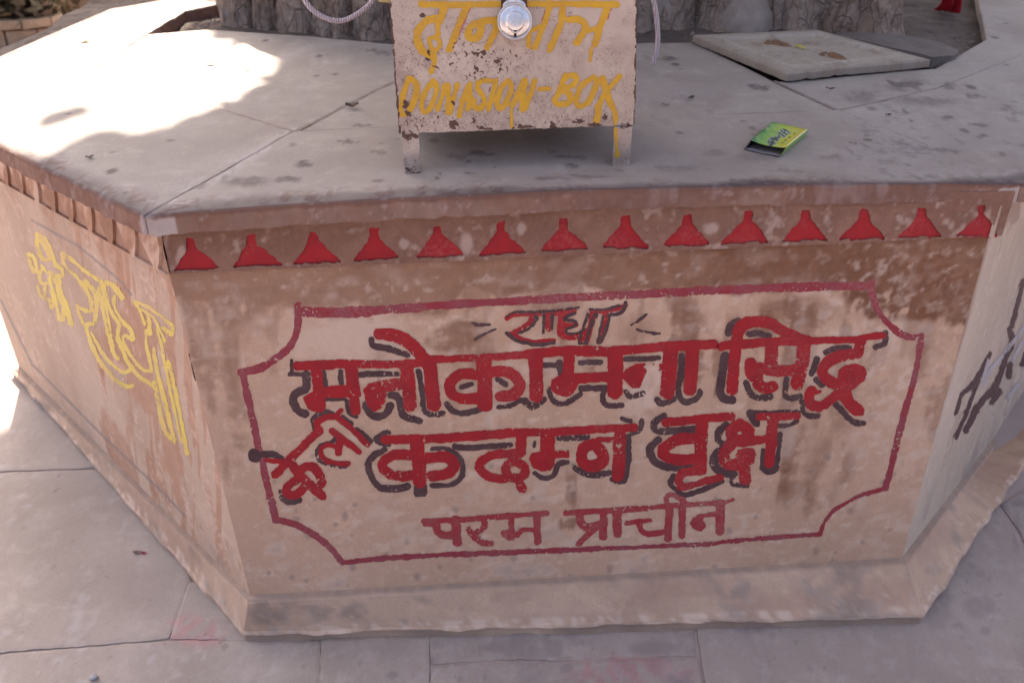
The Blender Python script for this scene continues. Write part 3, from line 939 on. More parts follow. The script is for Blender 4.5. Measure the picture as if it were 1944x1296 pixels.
for t in TRI:
    us_, P = 0.003, [BACK.uv(q) for q in bell(*t, nw=9)]
    P = np.array(P)
    c = P.mean(0)
    P = c+(P-c)*1.10
    P[:, 1] = np.minimum(P[:, 1], -0.012)
    P[:, 0] = np.clip(P[:, 0], fbl[0]+.006, fbr[0]-.006)
    me = mesh("painted_recess", BACK.p3(P[:, 0], P[:, 1]), [list(range(len(P)))[::-1]], False)
    link("painted_recess", me, MAT['red'], frz)
me = mesh("frieze_back", BACK.p3(np.array([fbl[0], fbr[0], fbr[0], fbl[0]]), np.array([fbl[1], fbr[1], -.008, -.020]), -0.002), [[0, 1, 2, 3]], False)
attr(me, "pale", [0]*4); attr(me, "wash", [0]*4)
link("frieze_back", me, MAT['frieze'], platform)

def frieze_side(pl, sgn, far, mat):
    off = 0.009
    z0, z1 = (0.004, 0.088) if sgn < 0 else (0.004, 0.066)
    zt = z1+.004
    h = 0.003
    a, b = (-far, 0.006) if sgn < 0 else (-0.006, far)
    us, vs = np.arange(a, b+h, h), np.arange(-0.01, 0.14, h)
    U, Vv = np.meshgrid(us, vs)
    slope = 0.0
    d = poly_sdf(U, Vv, [(a, z0), (b, z0), (b, zt), (a, zt)])
    pitch = 0.098
    k = np.abs(((U-0.035*sgn)/pitch) % 1.0-0.5)*pitch
    t = np.clip((z1-0.012-Vv)/(z1-0.016), 0, 1)
    w = np.where((Vv < z1-0.006) & (Vv > z0+.002), 0.006+0.036*(0.22*t+0.78*t**1.75), -1)
    n = fbm(U/0.012, Vv/0.012, 22, 3)-.5
    if sgn < 0: d = np.maximum(d, w-k+n*0.004)
    uv, Fc = march(d, us[0], vs[0], h)
    P = pl.p3(uv[:, 0], uv[:, 1], off)
    V, T, S = extrude_down(P, Fc, -pl.N*0.008)
    me = mesh("frieze", V, T+S, False)
    q = np.array(V)
    n1 = fbm(q[:, 0]/.05, q[:, 2]/.05+q[:, 1]/.05, 4, 5)
    attr(me, "pale", 0.6*smst(.55, .7, n1)); attr(me, "wash", 0.5*smst(0.6, 0.4, n1))
    f = link("frieze", me, mat, platform)
    me = mesh("frieze_back", pl.p3(np.array([a, b, b, a]), np.array([z0-.002, z0-.002, z1+.03, z1+.03]), off-0.006), [[0, 1, 2, 3]], False)
    attr(me, "pale", [0.1]*4); attr(me, "wash", [0.35]*4)
    link("frieze_back", me, mat, platform)
frieze_side(LWALL, -1, LEN_L, MAT['frieze_left'])
frieze_side(RWALL, 1, 1.3, MAT['wall_right'])

# ---- plinth (bevelled skirt along the foot)
def skirt(name, prof, A, B, D, seed, n=150):
    """prof: list of (end A point, end B point) rows from top to bottom; D outward normal for the wobble"""
    V, F = [], []
    rows = []
    for (a, b, k) in prof:
        a, b = np.array(a), np.array(b)
        t = np.linspace(0, 1, n+1)[:, None]
        P = a+(b-a)*t
        wob = (fbm(t[:, 0]*22+seed, t[:, 0]*0+k*3.7, seed, 4)-.5)*0.012*k
        wz = (fbm(t[:, 0]*30+seed, t[:, 0]*0+k*1.7+9, seed+5, 4)-.5)*0.011*k
        ends = np.minimum(1, 14*np.minimum(t[:, 0], 1-t[:, 0]))
        P = P + (wob*ends)[:, None]*D
        P[:, 2] += wz*ends
        rows.append(P)
    # subdivide between rows
    R, marks = [], []
    for i in range(len(rows)-1):
        marks.append(len(R))
        m = max(1, int(np.linalg.norm(rows[i][0]-rows[i+1][0])/0.008))
        for j in range(m): R.append(rows[i]+(rows[i+1]-rows[i])*j/m)
    R.append(rows[-1])
    V = np.concatenate(R)
    m, w = len(R), n+1
    idx = np.arange(m*w).reshape(m, w)
    F = np.stack([idx[:-1, :-1], idx[1:, :-1], idx[1:, 1:], idx[:-1, 1:]], -1).reshape(-1, 4).tolist()
    me = mesh(name, V, F, False)
    s = V @ (B-A)/np.linalg.norm(B-A)
    idx_of = (marks[1], marks[-2])
    n3 = fbm(s/.2+7, V[:, 2]/.06, seed+8, 4)
    n1 = fbm(s/.09, V[:, 2]/.05, seed, 5); n2 = fbm(s/.015, V[:, 2]/.015, seed+3, 3)
    k0, k1 = idx_of[0], idx_of[1]
    rowi = np.repeat(np.arange(m), w)
    crease = (rowi <= k0)*.55*(.5+n2)  # shade of the wall crease painted in as darker rows
    under = ((rowi >= k1)*.5*smst(.25, .6, n1))  # shade below the nose painted in as a darker tone
    nose = (np.abs(rowi-k1+1) <= 1)*.75*smst(.45, .6, n2)  # bright lip edge painted in as pale flecks
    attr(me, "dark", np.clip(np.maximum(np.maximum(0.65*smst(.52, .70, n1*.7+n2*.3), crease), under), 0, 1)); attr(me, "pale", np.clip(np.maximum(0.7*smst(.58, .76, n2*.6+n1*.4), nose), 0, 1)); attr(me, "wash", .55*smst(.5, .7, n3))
    return link(name, me, MAT['plinth'], platform)
gl, gr = GND.at((461, 1219)), GND.at((1750, 1187))
tl, tr = WALL.at((478, 1131)), WALL.at((1712, 1060))
PF = Plane((0, gl[1]-0.0+0.004, 0), (1, 0, 0), (0, 0, 1))
ml, mr = gl*1.0, gr*1.0
ml = ml+np.array([0.006, .004, 0.026]); mr = mr+np.array([-.004, .004, 0.030])
nf = np.array([0, -1.0, 0])
def rows(top, nose, foot, D, s):
    """wall crease, little ledge, bevel, nose, set-back lip, foot"""
    return [top+np.array([0, .006, .004]), top+D*.012+np.array([0, 0, .001]), top+D*.016+np.array([0, 0, -.007]), nose+np.array([0, 0, .004]), nose+D*.005-np.array([0, 0, .003]), nose-D*.004-np.array([0, 0, .007]), foot-D*.003-np.array([0, 0, .03])]
cdl, cdr = np.array([-.42, -1, 0]), np.array([.38, -1, 0])
CL, CR = rows(tl, ml, gl, cdl, 0), rows(tr, mr, gr, cdr, 0)
KS = (.1, .4, .5, .8, 1.15, 1.1, .6)
g2 = GND.at((155, 864)); dgl = (g2-gl)/np.linalg.norm(g2-gl)
nl = np.cross(dgl, [0, 0, 1.0]); nl = nl if nl[1] < 0 else -nl
fl_t, fl_g = LWALL.at((37, 697)), GND.at((24, 712))
FLs = rows(fl_t, fl_g+np.array([0, 0, .03]), fl_g, nl, 0)
g3 = GND.at((1944, 890)); dgr = (g3-gr)/np.linalg.norm(g3-gr)
nr = np.cross(dgr, [0, 0, 1.0]); nr = nr if nr[1] < 0 else -nr
fr_t, fr_g = LR+DRS*1.3, gr+dgr*1.32
FRs = rows(fr_t, fr_g+np.array([0, 0, .03]), fr_g, nr, 0)
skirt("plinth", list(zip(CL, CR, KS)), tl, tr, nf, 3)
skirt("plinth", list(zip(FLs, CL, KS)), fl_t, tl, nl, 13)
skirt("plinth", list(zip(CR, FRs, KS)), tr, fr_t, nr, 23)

# ---- top slabs
SPOTS = [(870, 240, 30, 9), (578, 311, 24, 8), (470, 345, 45, 12), (548, 343, 28, 8), (905, 290, 30, 6), (860, 297, 24, 5), (893, 305, 20, 5), (1085, 297, 26, 5), (1040, 285, 10, 4), (892, 287, 10, 4),
         (830, 329, 10, 4), (814, 340, 14, 5), (884, 327, 8, 3), (1090, 316, 18, 6), (1045, 350, 40, 9), (1120, 345, 40, 8), (940, 318, 9, 3), (722, 97, 16, 5), (690, 238, 18, 4), (710, 287, 12, 5), (640, 265, 16, 4),
         (1715, 158, 40, 11), (1800, 162, 22, 7), (1440, 252, 26, 8), (1450, 300, 60, 14), (1580, 300, 30, 7), (1360, 290, 40, 8), (1640, 180, 40, 14), (1760, 190, 60, 10), (1860, 255, 20, 6), (1800, 222, 14, 5),
         (1850, 232, 16, 4), (1720, 212, 12, 4), (1790, 285, 34, 5), (1630, 273, 9, 3), (1925, 215, 12, 16), (1905, 290, 14, 6), (1660, 250, 16, 4), (1440, 163, 14, 5), (1255, 107, 22, 4), (1290, 320, 60, 10), (1690, 310, 40, 6),
         (1900, 200, 20, 6), (1800, 310, 18, 4), (1760, 260, 10, 4), (1500, 330, 50, 6), (1845, 180, 14, 4), (1930, 270, 16, 6)]
V8 = TOP.at((1943, 350))
V7 = V8+np.array([DR[0], DR[1], DR[1]*SL])*1.35
V2 = TOP.at((207, 15))
def top_px(*q): return [TOP.uv(p) for p in q]
FAR = [TOP.uv((420, -24)), TOP.uv((560, -30)), TOP.uv((415, 7))]
SLABS = [
    ("coping_slab", [(272, 413), (1943, 350), (1592, 208), (558, 248)], (0,), 0.004),
    ("coping_slab", [(270, 412), (558, 248), (172, 132), (-191, 186)], (3,), 0.005),
    ("coping_slab", [(-191, 186), (172, 132), (281, 64), (352, 21), (415, 8), (700, -30), (500, -60), (296, 0), (207, 15)], (6, 7, 8), 0.007),
    ("coping_slab", [(1943, 350), (2500, 210), (2050, 60), (1776, 167), (1592, 208)], (0,), 0.006),
    ("inner_slab", [(558, 248), (870, 92), (720, 80), (593, 67), (389, 54), (281, 64), (172, 132)], (), 0.006),
    ("inner_slab", [(558, 248), (1592, 208), (1470, 152), (1395, 115), (1313, 79), (1224, 79), (870, 92)], (), 0.006),
    ("inner_slab", [(1592, 208), (1776, 167), (2050, 60), (2120, -60), (1845, -60), (1861, 20), (1873, 73), (1776, 127), (1470, 152)], (), 0.007),
]
for si, (nm, q, outer, h) in enumerate(SLABS):
    P = np.array(top_px(*q))
    lo, hi = P.min(0)-.03, P.max(0)+.03
    us, vs = np.arange(lo[0], hi[0], h), np.arange(lo[1], hi[1], h)
    U, Vv = np.meshgrid(us, vs)
    d = poly_sdf(U, Vv, P)
    n = fbm(U/.02, Vv/.02, 30+si, 4)-.5
    nb = fbm(U/.09, Vv/.09, 50+si, 3)-.5
    d = d+0.0012+n*0.0045+nb*0.003
    uv, Fc = march(d, us[0], vs[0], h)
    # distance of each vertex to the outer (exposed) edges and to all edges
    e_all = -poly_sdf(uv[:, 0], uv[:, 1], P)
    e_out = np.full(len(uv), 9.0)
    for k in outer:
        e_out = np.minimum(e_out, line_sdf(uv[:, 0], uv[:, 1], P[[k, (k+1) % len(P)]], 0))
    r = 0.008
    t = np.clip(1-np.maximum(e_out, 0)/r, 0, 1)
    drop = r*(1-np.sqrt(np.clip(1-t*t, 0, 1)))*0.85
    r2 = 0.004
    t2 = np.clip(1-np.maximum(e_all, 0)/r2, 0, 1)
    drop = np.maximum(drop, r2*(1-np.sqrt(np.clip(1-t2*t2, 0, 1)))*0.8)
    bow = 0.019*np.clip(1-(uv[:, 0]/.81)**2, 0, 1)*smst(.19, .02, uv[:, 1]) if si == 0 else 0.0
    und = bow+(fbm(uv[:, 0]/.22, uv[:, 1]/.22, 60, 3)-.5)*0.004+(fbm(uv[:, 0]/.03, uv[:, 1]/.03, 62, 3)-.5)*0.0008
    P3 = TOP.p3(uv[:, 0], uv[:, 1], und-drop-0.0007*si)
    V, T, S = extrude_down(P3, Fc, np.array([0, 0, -0.033]) if outer else np.array([0, 0, -0.03]), 6 if outer else 1)
    me = mesh(nm, V, T+S, False)
    sm = [True]*len(T)+[False]*len(S)
    me.polygons.foreach_set("use_smooth", sm)
    a = np.array(V)
    u, v = a[:, 0], (a[:, 1]-TOP.O[1])*math.sqrt(1+SL*SL)
    X, Y = TOP.px(u, v)
    v = v+np.where(np.arange(len(u)) >= len(uv), (a[:, 2]-SL*a[:, 1])*1.3, 0)
    n1 = fbm(u/.16, v/.16, 71, 5); n2 = fbm(u/.02, v/.045, 73, 4); n3 = fbm(u/.009, v/.009, 75, 3)
    eo = np.full(len(u), 9.0)
    for k in outer:
        eo = np.minimum(eo, line_sdf(u, v, P[[k, (k+1) % len(P)]], 0))
    edge_on = smst(0.0005, 0.006, eo)
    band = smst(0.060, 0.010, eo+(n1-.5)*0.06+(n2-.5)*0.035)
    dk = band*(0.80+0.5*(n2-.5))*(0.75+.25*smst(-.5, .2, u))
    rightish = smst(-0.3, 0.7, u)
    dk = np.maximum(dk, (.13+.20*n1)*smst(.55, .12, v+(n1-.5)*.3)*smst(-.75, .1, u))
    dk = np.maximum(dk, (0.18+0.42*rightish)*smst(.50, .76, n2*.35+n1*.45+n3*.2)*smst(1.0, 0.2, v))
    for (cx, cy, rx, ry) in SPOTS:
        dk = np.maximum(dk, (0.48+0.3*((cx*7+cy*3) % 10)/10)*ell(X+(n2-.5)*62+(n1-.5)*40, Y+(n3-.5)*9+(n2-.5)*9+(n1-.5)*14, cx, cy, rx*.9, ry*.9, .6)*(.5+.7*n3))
    for _ in range(26 if si in (0, 3) else 8):
        j = rng.integers(0, len(uv)); ru = rng.uniform(.004, .012)
        dk = np.maximum(dk, rng.uniform(.3, .7)*ell(u+(n3-.5)*.008, v, uv[j, 0], uv[j, 1], ru, ru*rng.uniform(.7, 1.8), .4))
    # face below the edge: brown wash
    wash = np.zeros(len(u))
    low = np.arange(len(u)) >= len(uv)
    eo = np.where(low, 0, eo)
    if outer:
        wash = np.where(low, 0.84+.4*(n1-.5)+.3*(n2-.5), smst(0.014, 0.004, eo)*0.9)
        dk = np.where(low, 0.18*smst(.45, .7, n1), dk*(.25+.75*edge_on))
    wash = np.maximum(wash, 0.6*smst(0.09, 0.01, eo+(n1-.5)*.08)*smst(.5, .65, n2))
    pl_ = 0.6*smst(.56, .74, n3*.55+n2*.45)*smst(0.11, 0.03, eo+(n1-.5)*.05)*edge_on
    if outer: pl_ = np.where(low, .28*smst(.55, .75, n2*.5+n3*.5), pl_)
    for l in ([(272, 412), (558, 248)],):
        ld = line_sdf(X, Y, np.array(l, float), 0)
        pl_ = np.maximum(pl_, 0.7*smst(22, 4, ld+(n2-.5)*30)*smst(.45, .6, n2))
    if si == 0:
        pl_ = np.where(low & ((u < -.752+.01*n1) | (u > .775)), .28, pl_)
        wash = np.where(low & ((u < -.752+.01*n1) | (u > .775)), .25, wash)
    pl_ = np.maximum(pl_, 0.25*smst(.55, .7, n1*.6+n2*.4))
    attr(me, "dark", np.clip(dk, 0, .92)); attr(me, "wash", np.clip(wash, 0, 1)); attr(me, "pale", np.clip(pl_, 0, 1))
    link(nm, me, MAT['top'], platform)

for q0, q1, w_ in (((330, 377), (558, 248), .016), ((558, 248), (172, 132), .010), ((558, 248), (1592, 208), .012), ((1900, 332), (1592, 208), .012), ((558, 248), (870, 92), .010), ((1592, 208), (1470, 152), .010), ((1592, 208), (1776, 167), .010), ((172, 132), (281, 64), .010)):
    a, b = np.array(TOP.uv(q0)), np.array(TOP.uv(q1))
    d = (b-a)/np.linalg.norm(b-a); n_ = np.array([-d[1], d[0]])*w_/2
    k = 40
    tt = np.linspace(0, 1, k)
    up = np.concatenate([a+(b-a)*tt[:, None]+n_, a+(b-a)*tt[:, None]-n_])
    me = mesh("mortar_joint", TOP.p3(up[:, 0], up[:, 1], -.0026+(fbm(up[:, 0]/.03, up[:, 1]/.03, 171, 3)-.5)*.003), [[i, i+1, k+i+1, k+i][::-1] for i in range(k-1)])
    link("mortar_joint", me, MAT['joint'], platform)

# ---- masonry core below the slabs (seen only in the joints) and the pit's soil
def prism(name, top_pts, z_bot, mat, parent, dz=0.0):
    n = len(top_pts)
    V = [tuple(p+np.array([0, 0, dz])) for p in top_pts]+[(p[0], p[1], z_bot) for p in top_pts]
    F = [list(range(n)), list(range(n, 2*n))[::-1]]+[[(i+1) % n, i, n+i, n+(i+1) % n] for i in range(n)]
    return link(name, mesh(name, V, F, False), mat, parent)
def lift(x, y): return np.array([x, y, y*SL])
lf = UL-LWALL.N*.06+DL*(LEN_L-.08)
rf = UR-RWALL.N*.06+DR*1.25
ring_out = [lift(-.73, .10), lift(.73, .10), lift(rf[0], rf[1]), lift(1.7, 2.2), lift(.75, 3.1), lift(-.7, 3.1), lift(min(-1.2, lf[0]+.15), 1.6), lift(lf[0], lf[1])]
prism("masonry_core", ring_out, GZ-0.02, MAT['mortar'], platform, -0.042)

def soil():
    u, v, F = box_grid(TOP, [(-1.5, .90), (1.9, .75), (1.9, 3.2), (-1.5, 3.2)], 0.02)
    hgt = -0.040+(fbm(u/.12, v/.12, 91, 5)-.5)*0.035+(fbm(u/.02, v/.02, 93, 3)-.5)*0.008
    me = mesh("soil", TOP.p3(u, v, hgt), F)
    o = link("soil", me, plain("dry_soil", (0.17, 0.125, 0.10), (0.10, 0.075, 0.062), 0.95, 25, bs=0.6))
    tag(o, kind="structure")
soil()
# ------------------------------------------------------------------ ground and paving
gm = bpy.data.meshes.new("ground")
gm.from_pydata([(x_, y_, GZ-.006+SL*y_) for x_, y_ in ((-60, -60), (60, -60), (60, 90), (-60, 90))], [], [[0, 1, 2, 3]])
tag(link("ground", gm, plain("pale_dust", (0.34, 0.27, 0.245), (0.27, 0.21, 0.19), 0.95, 2.5, bs=0.4)), kind="structure")

PAVE = [[(-420, 905), (0, 897), (300, 886), (360, 1105), (320, 1210), (0, 1236), (-420, 1262)],
        [(356, 1105), (323, 1210), (500, 1212), (480, 1090)],
        [(-520, 1262), (0, 1240), (320, 1214), (607, 1214), (602, 1380), (-520, 1380)],
        [(611, 1210), (813, 1206), (816, 1380), (606, 1380)],
        [(817, 1200), (1316, 1190), (1321, 1241), (1200, 1244), (1080, 1251), (950, 1248), (817, 1258)],
        [(817, 1262), (950, 1252), (1080, 1255), (1200, 1248), (1323, 1245), (1350, 1380), (818, 1380)],
        [(1321, 1180), (1700, 1100), (1892, 960), (1925, 1010), (1960, 1085), (2150, 1380), (1356, 1380)],
        [(1902, 955), (2400, 640), (2700, 1380), (2165, 1380), (1972, 1085), (1938, 1010)],
        [(-900, 905), (0, 892), (300, 881), (100, 640), (-60, 560), (-900, 600)]]
V, F, AT = [], [], dict(dark=[], pale=[], wash=[])
for k, q in enumerate(PAVE):
    P = np.array([GND.uv(p) for p in q])
    h = 0.007
    lo, hi = P.min(0)-.02, P.max(0)+.02
    hi = np.minimum(hi, [2.6, 2.5]); lo = np.maximum(lo, [-2.8, -.6])
    us, vs = np.arange(lo[0], hi[0], h), np.arange(lo[1], hi[1], h)
    U, Vv = np.meshgrid(us, vs)
    d = poly_sdf(U, Vv, P)+(fbm(U/.025, Vv/.025, 100+k, 4)-.5)*.006+(fbm(U/.1, Vv/.1, 120+k, 3)-.5)*.004-.0012
    uv, Fc = march(d, us[0], vs[0], h)
    z = (fbm(uv[:, 0]/.12, uv[:, 1]/.12, 130+k, 4)-.5)*(.004 if k != 4 else .009)-(0.002 if k == 4 else 0)-.0008*(k % 3)
    e = np.clip(1+(-poly_sdf(uv[:, 0], uv[:, 1], P))*-1/.006, 0, 1)
    P3 = GND.p3(uv[:, 0], uv[:, 1], z-e*.0015)
    v_, T, S = extrude_down(P3, Fc, np.array([0, 0, -.02]))
    b0 = len(V)
    V += v_
    F += [[i+b0 for i in f] for f in T+S]
    a = np.array(v_)
    X, Y = GND.px(a[:, 0], a[:, 1])
    n1 = fbm(a[:, 0]/.14, a[:, 1]/.14, 140+k, 5); n2 = fbm(a[:, 0]/.02, a[:, 1]/.02, 150, 4); n3 = fbm(a[:, 0]/.035, a[:, 1]/.12, 153, 4)
    dk = (0.62*smst(.50, .7, n1*.6+n2*.4)+.22)*smst(500, 1500, X)+0.10*smst(.5, .7, n3)  # light falling off to the right painted into the tone, plus grimy blotches
    if k == 4: dk = np.maximum(dk, .55*smst(.42, .6, n1*.5+n2*.5))
    for (cx, cy, rx, ry) in [(1075, 1266, 12, 10), (875, 1285, 7, 6), (922, 1284, 4, 6), (1265, 1237, 8, 6), (1870, 1195, 12, 10), (1780, 1165, 28, 34), (1860, 1150, 34, 24), (1860, 1090, 10, 8), (745, 1280, 9, 7),
                             (1930, 1010, 10, 46), (1240, 1225, 50, 14), (950, 1225, 40, 10)]:
        dk = np.maximum(dk, .6*ell(X+(n2-.5)*12, Y+(n1-.5)*12, cx, cy, rx, ry, .35))
    for _ in range(16):
        j = rng.integers(0, len(a)); ru = rng.uniform(.003, .008)
        dk = np.maximum(dk, rng.uniform(.3, .6)*ell(a[:, 0], a[:, 1], a[j, 0], a[j, 1], ru, ru*rng.uniform(.8, 1.5), .4))
    wsh = np.maximum(.6*ell(X+(n2-.5)*60, Y+(n1-.5)*50, 1200, 1275, 120, 42, .3), .5*ell(X+(n2-.5)*60, Y+(n1-.5)*40, 375, 1195, 60, 26, .5))*smst(.35, .55, n2)
    AT['dark'] += list(np.clip(dk, 0, 1)); AT['pale'] += list(.35*smst(.58, .72, n3*.5+n2*.5)); AT['wash'] += list(wsh)
me = mesh("pavement", V, F, False)
for n_, v_ in AT.items(): attr(me, n_, v_)
tag(link("pavement", me, MAT['paving']), kind="structure")

# ------------------------------------------------------------------ donation box
f1, f2 = TOP.at((783, 331)), TOP.at((1178, 315))
bu = (f2-f1)*np.array([1, 1, 0.0]); bu /= np.linalg.norm(bu)
bw = np.array([0, 0, 1.0])
BOX = Plane(f1, f2-f1, (0, 0, 1))
BN = BOX.N
box = empty("donation_box", tuple((f1+f2)/2-BN*0.15))
tag(box, "rusty cream metal donation box with yellow hand painted lettering standing on the platform", "donation box")
DEPTH = 0.27

def rusty_mat():
    m, nt, b = new_mat("rusty_cream_enamel")
    n1 = noise(nt, 7, 5, 0.6, 0.4)
    n2 = noise(nt, 60, 4, 0.7)
    c = mixc(nt, ramp(nt, n1, .35, .65), (0.535, 0.43, 0.345), (0.41, 0.315, 0.25))
    g = attrib(nt, "grime")
    c = mixc(nt, mul(nt, g, ramp(nt, n2, .3, .7)), c, (0.26, 0.185, 0.155))
    r = attrib(nt, "rust")
    rr = ramp(nt, mul(nt, r, mul(nt, n2, 0.5), 'ADD'), .62, .80)
    c = mixc(nt, rr, c, mixc(nt, ramp(nt, noise(nt, 150, 3), .4, .6), (0.085, 0.045, 0.035), (0.13, 0.065, 0.045)))
    sp_ = mul(nt, ramp(nt, noise(nt, 330, 2, .5), .60, .66), mul(nt, g, 1.6))
    c = mixc(nt, sp_, c, (0.13, 0.075, 0.055))
    nt.links.new(c, b.inputs["Base Color"])
    ro = N(nt, "ShaderNodeMapRange")
    ro.inputs[3].default_value, ro.inputs[4].default_value = 0.42, 0.9
    nt.links.new(rr, ro.inputs[0]); nt.links.new(ro.outputs[0], b.inputs["Roughness"])
    bump(nt, b, mixc(nt, 0.6, n2, rr), 0.35, 0.002)
    return m
RUSTY = rusty_mat()
RB = [(801, 29, 8, 6), (814, 100, 6, 6), (812, 113, 7, 5), (857, 122, 6, 8), (826, 127, 7, 3), (861, 237, 12, 13), (898, 230, 8, 9), (1048, 238, 12, 8), (1098, 232, 18, 7), (777, 257, 24, 9), (929, 170, 5, 8), (859, 194, 5, 5), (1185, 238, 18, 6),
      (920, 243, 22, 5), (1000, 242, 26, 5), (1130, 238, 20, 6), (770, 200, 9, 12), (775, 215, 8, 8), (905, 131, 5, 5), (945, 118, 8, 8), (950, 132, 7, 4), (885, 103, 5, 4), (905, 103, 10, 5), (917, 99, 8, 7), (1148, 222, 5, 9), (775, 322, 6, 4), (790, 329, 20, 4)]
def rust_at(u, v):
    X, Y = BOX.px(u, v)
    n1 = fbm(u/.006, v/.006, 201, 3); n2 = fbm(u/.03, v/.03, 203, 4); n3 = vnoise(u/.0030, v/.0030, 205); n4 = vnoise(u/.0046, v/.0046, 207)*.7+.3*vnoise(u/.011, v/.011, 208)
    r = np.zeros(np.shape(u))
    for (cx, cy, rx, ry) in RB:
        r = np.maximum(r, ell(X+(n1-.5)*14, Y+(n1-.5)*14, cx, cy, rx*.68, ry*.68, .35))
    dens = 0.10+0.85*ell(X+(n2-.5)*90, Y+(n2-.5)*60, 915, 115, 95, 50, .7)+0.5*ell(X+(n2-.5)*60, Y, 765, 80, 35, 75, .7)+.6*ell(X, Y+(n2-.5)*40, 985, 243, 260, 26, .6)+.25*ell(X, Y, 1190, 110, 30, 90, .6)+.35*ell(X, Y, 800, 215, 60, 30, .6)
    r = np.maximum(r, smst(1.0-.36*dens, 1.04-.34*dens, n3*.55+n4*.45)*np.clip(dens*1.6, .5, 1))
    eg = np.minimum(np.abs(X-(738+Y*.078)), np.abs(X-(1211-Y*.02)))
    r = np.maximum(r, .9*smst(5, 1.5, eg+(n1-.5)*9))
    gr = np.clip(.12+.35*smst(.5, .66, n2)+.6*ell(X, Y+(n2-.5)*40, 985, 225, 280, 40, .7)*smst(.3, .6, n1)+.8*ell(X, Y+(n1-.5)*30, 785, 325, 30, 30, .7)+.8*ell(X, Y+(n1-.5)*30, 1180, 312, 30, 34, .7)+.5*ell(X+(n2-.5)*80, Y+(n2-.5)*60, 900, 115, 130, 60, .7)*smst(.45, .65, n1)+.4*ell(X, Y, 765, 110, 25, 120, .6), 0, 1)
    return r, gr
def box_sheet(name, q, parent, thick, h=0.0016, rag=1.0):
    P = np.array([BOX.uv(p) for p in q])
    lo, hi = P.min(0)-.006, P.max(0)+.006
    us, vs = np.arange(lo[0], hi[0], h), np.arange(lo[1], hi[1], h)
    U, Vv = np.meshgrid(us, vs)
    d = poly_sdf(U, Vv, P)+((fbm(U/.008, Vv/.008, 211, 3)-.5)*.0035+(fbm(U/.03, Vv/.03, 213, 2)-.5)*.002)*rag
    uv, Fc = march(d, us[0], vs[0], h)
    dent = (fbm(uv[:, 0]/.12, uv[:, 1]/.12, 215, 3)-.5)*.003
    V, T, S = extrude_down(BOX.p3(uv[:, 0], uv[:, 1], dent*0.6+.0008), Fc, -BN*thick)
    me = mesh(name, V, T+S, False)
    me.polygons.foreach_set("use_smooth", [True]*len(T)+[False]*len(S))
    a = np.array(V)-BOX.O
    r, g = rust_at(a @ BOX.U, a @ BOX.V)
    r[len(uv):] = .9
    attr(me, "rust", np.clip(r, 0, 1)); attr(me, "grime", g)
    return link(name, me, RUSTY, parent)
panel = box_sheet("front_panel", [(757, 254), (1205, 237), (1213, -140), (730, -140)], box, .0025)
for q in ([(763, 251), (794.5, 250), (798.5, 331), (768.5, 332)], [(1166, 241), (1201, 239), (1195, 315), (1162, 317)]):
    lg = box_sheet("leg", q, box, .0022, rag=.5)
    # the return flange of the angle iron
    us_ = [BOX.uv(p) for p in q]
    e = (us_[0], us_[3]) if q[0][0] < 900 else (us_[1], us_[2])
    a, b = BOX.p3(*e[0], -.003), BOX.p3(*e[1], -.003)
    V = [a, b, b-BN*.03, a-BN*.03]
    V += [p+BOX.U*.002*(1 if q[0][0] < 900 else -1) for p in V]
    me = mesh("leg_flange", V, [[0, 1, 2, 3], [7, 6, 5, 4], [1, 0, 4, 5], [3, 2, 6, 7], [2, 1, 5, 6], [0, 3, 7, 4]], False)
    attr(me, "rust", [.5]*8); attr(me, "grime", [.5]*8)
    link("leg_flange", me, RUSTY, lg)
# shell: sides, back, floor, lid
c4 = [BOX.uv(p) for p in ((757, 254), (1205, 237), (1213, -140), (730, -140))]
fr = [BOX.p3(u_, v_, -.003) for u_, v_ in c4]
fr = [fr[0]+BOX.V*.004+BOX.U*.002, fr[1]+BOX.V*.004-BOX.U*.002, fr[2]-BOX.U*.002, fr[3]+BOX.U*.002]
bk = [p-BN*DEPTH for p in fr]
me = mesh("shell", fr+bk, [[1, 0, 4, 5], [2, 1, 5, 6], [3, 2, 6, 7], [0, 3, 7, 4], [4, 7, 6, 5]], False)
attr(me, "rust", [.35]*8); attr(me, "grime", [.5]*8)
link("shell", me, RUSTY, box)
# rear legs
for k in (0, 1):
    b0 = bk[k]+BN*.004+(BOX.U*.016 if k == 0 else -BOX.U*.016)
    zt = b0[1]*SL+.002
    V = [b0+BOX.U*a_+BN*c_ for a_ in (-.016, .016) for c_ in (0, .003)]
    V += [np.array([p[0], p[1], zt]) for p in V]
    me = mesh("leg", V, [[0, 1, 5, 4], [1, 3, 7, 5], [3, 2, 6, 7], [2, 0, 4, 6], [4, 5, 7, 6]], False)
    attr(me, "rust", [.4]*8); attr(me, "grime", [.5]*8)
    link("leg", me, RUSTY, box)

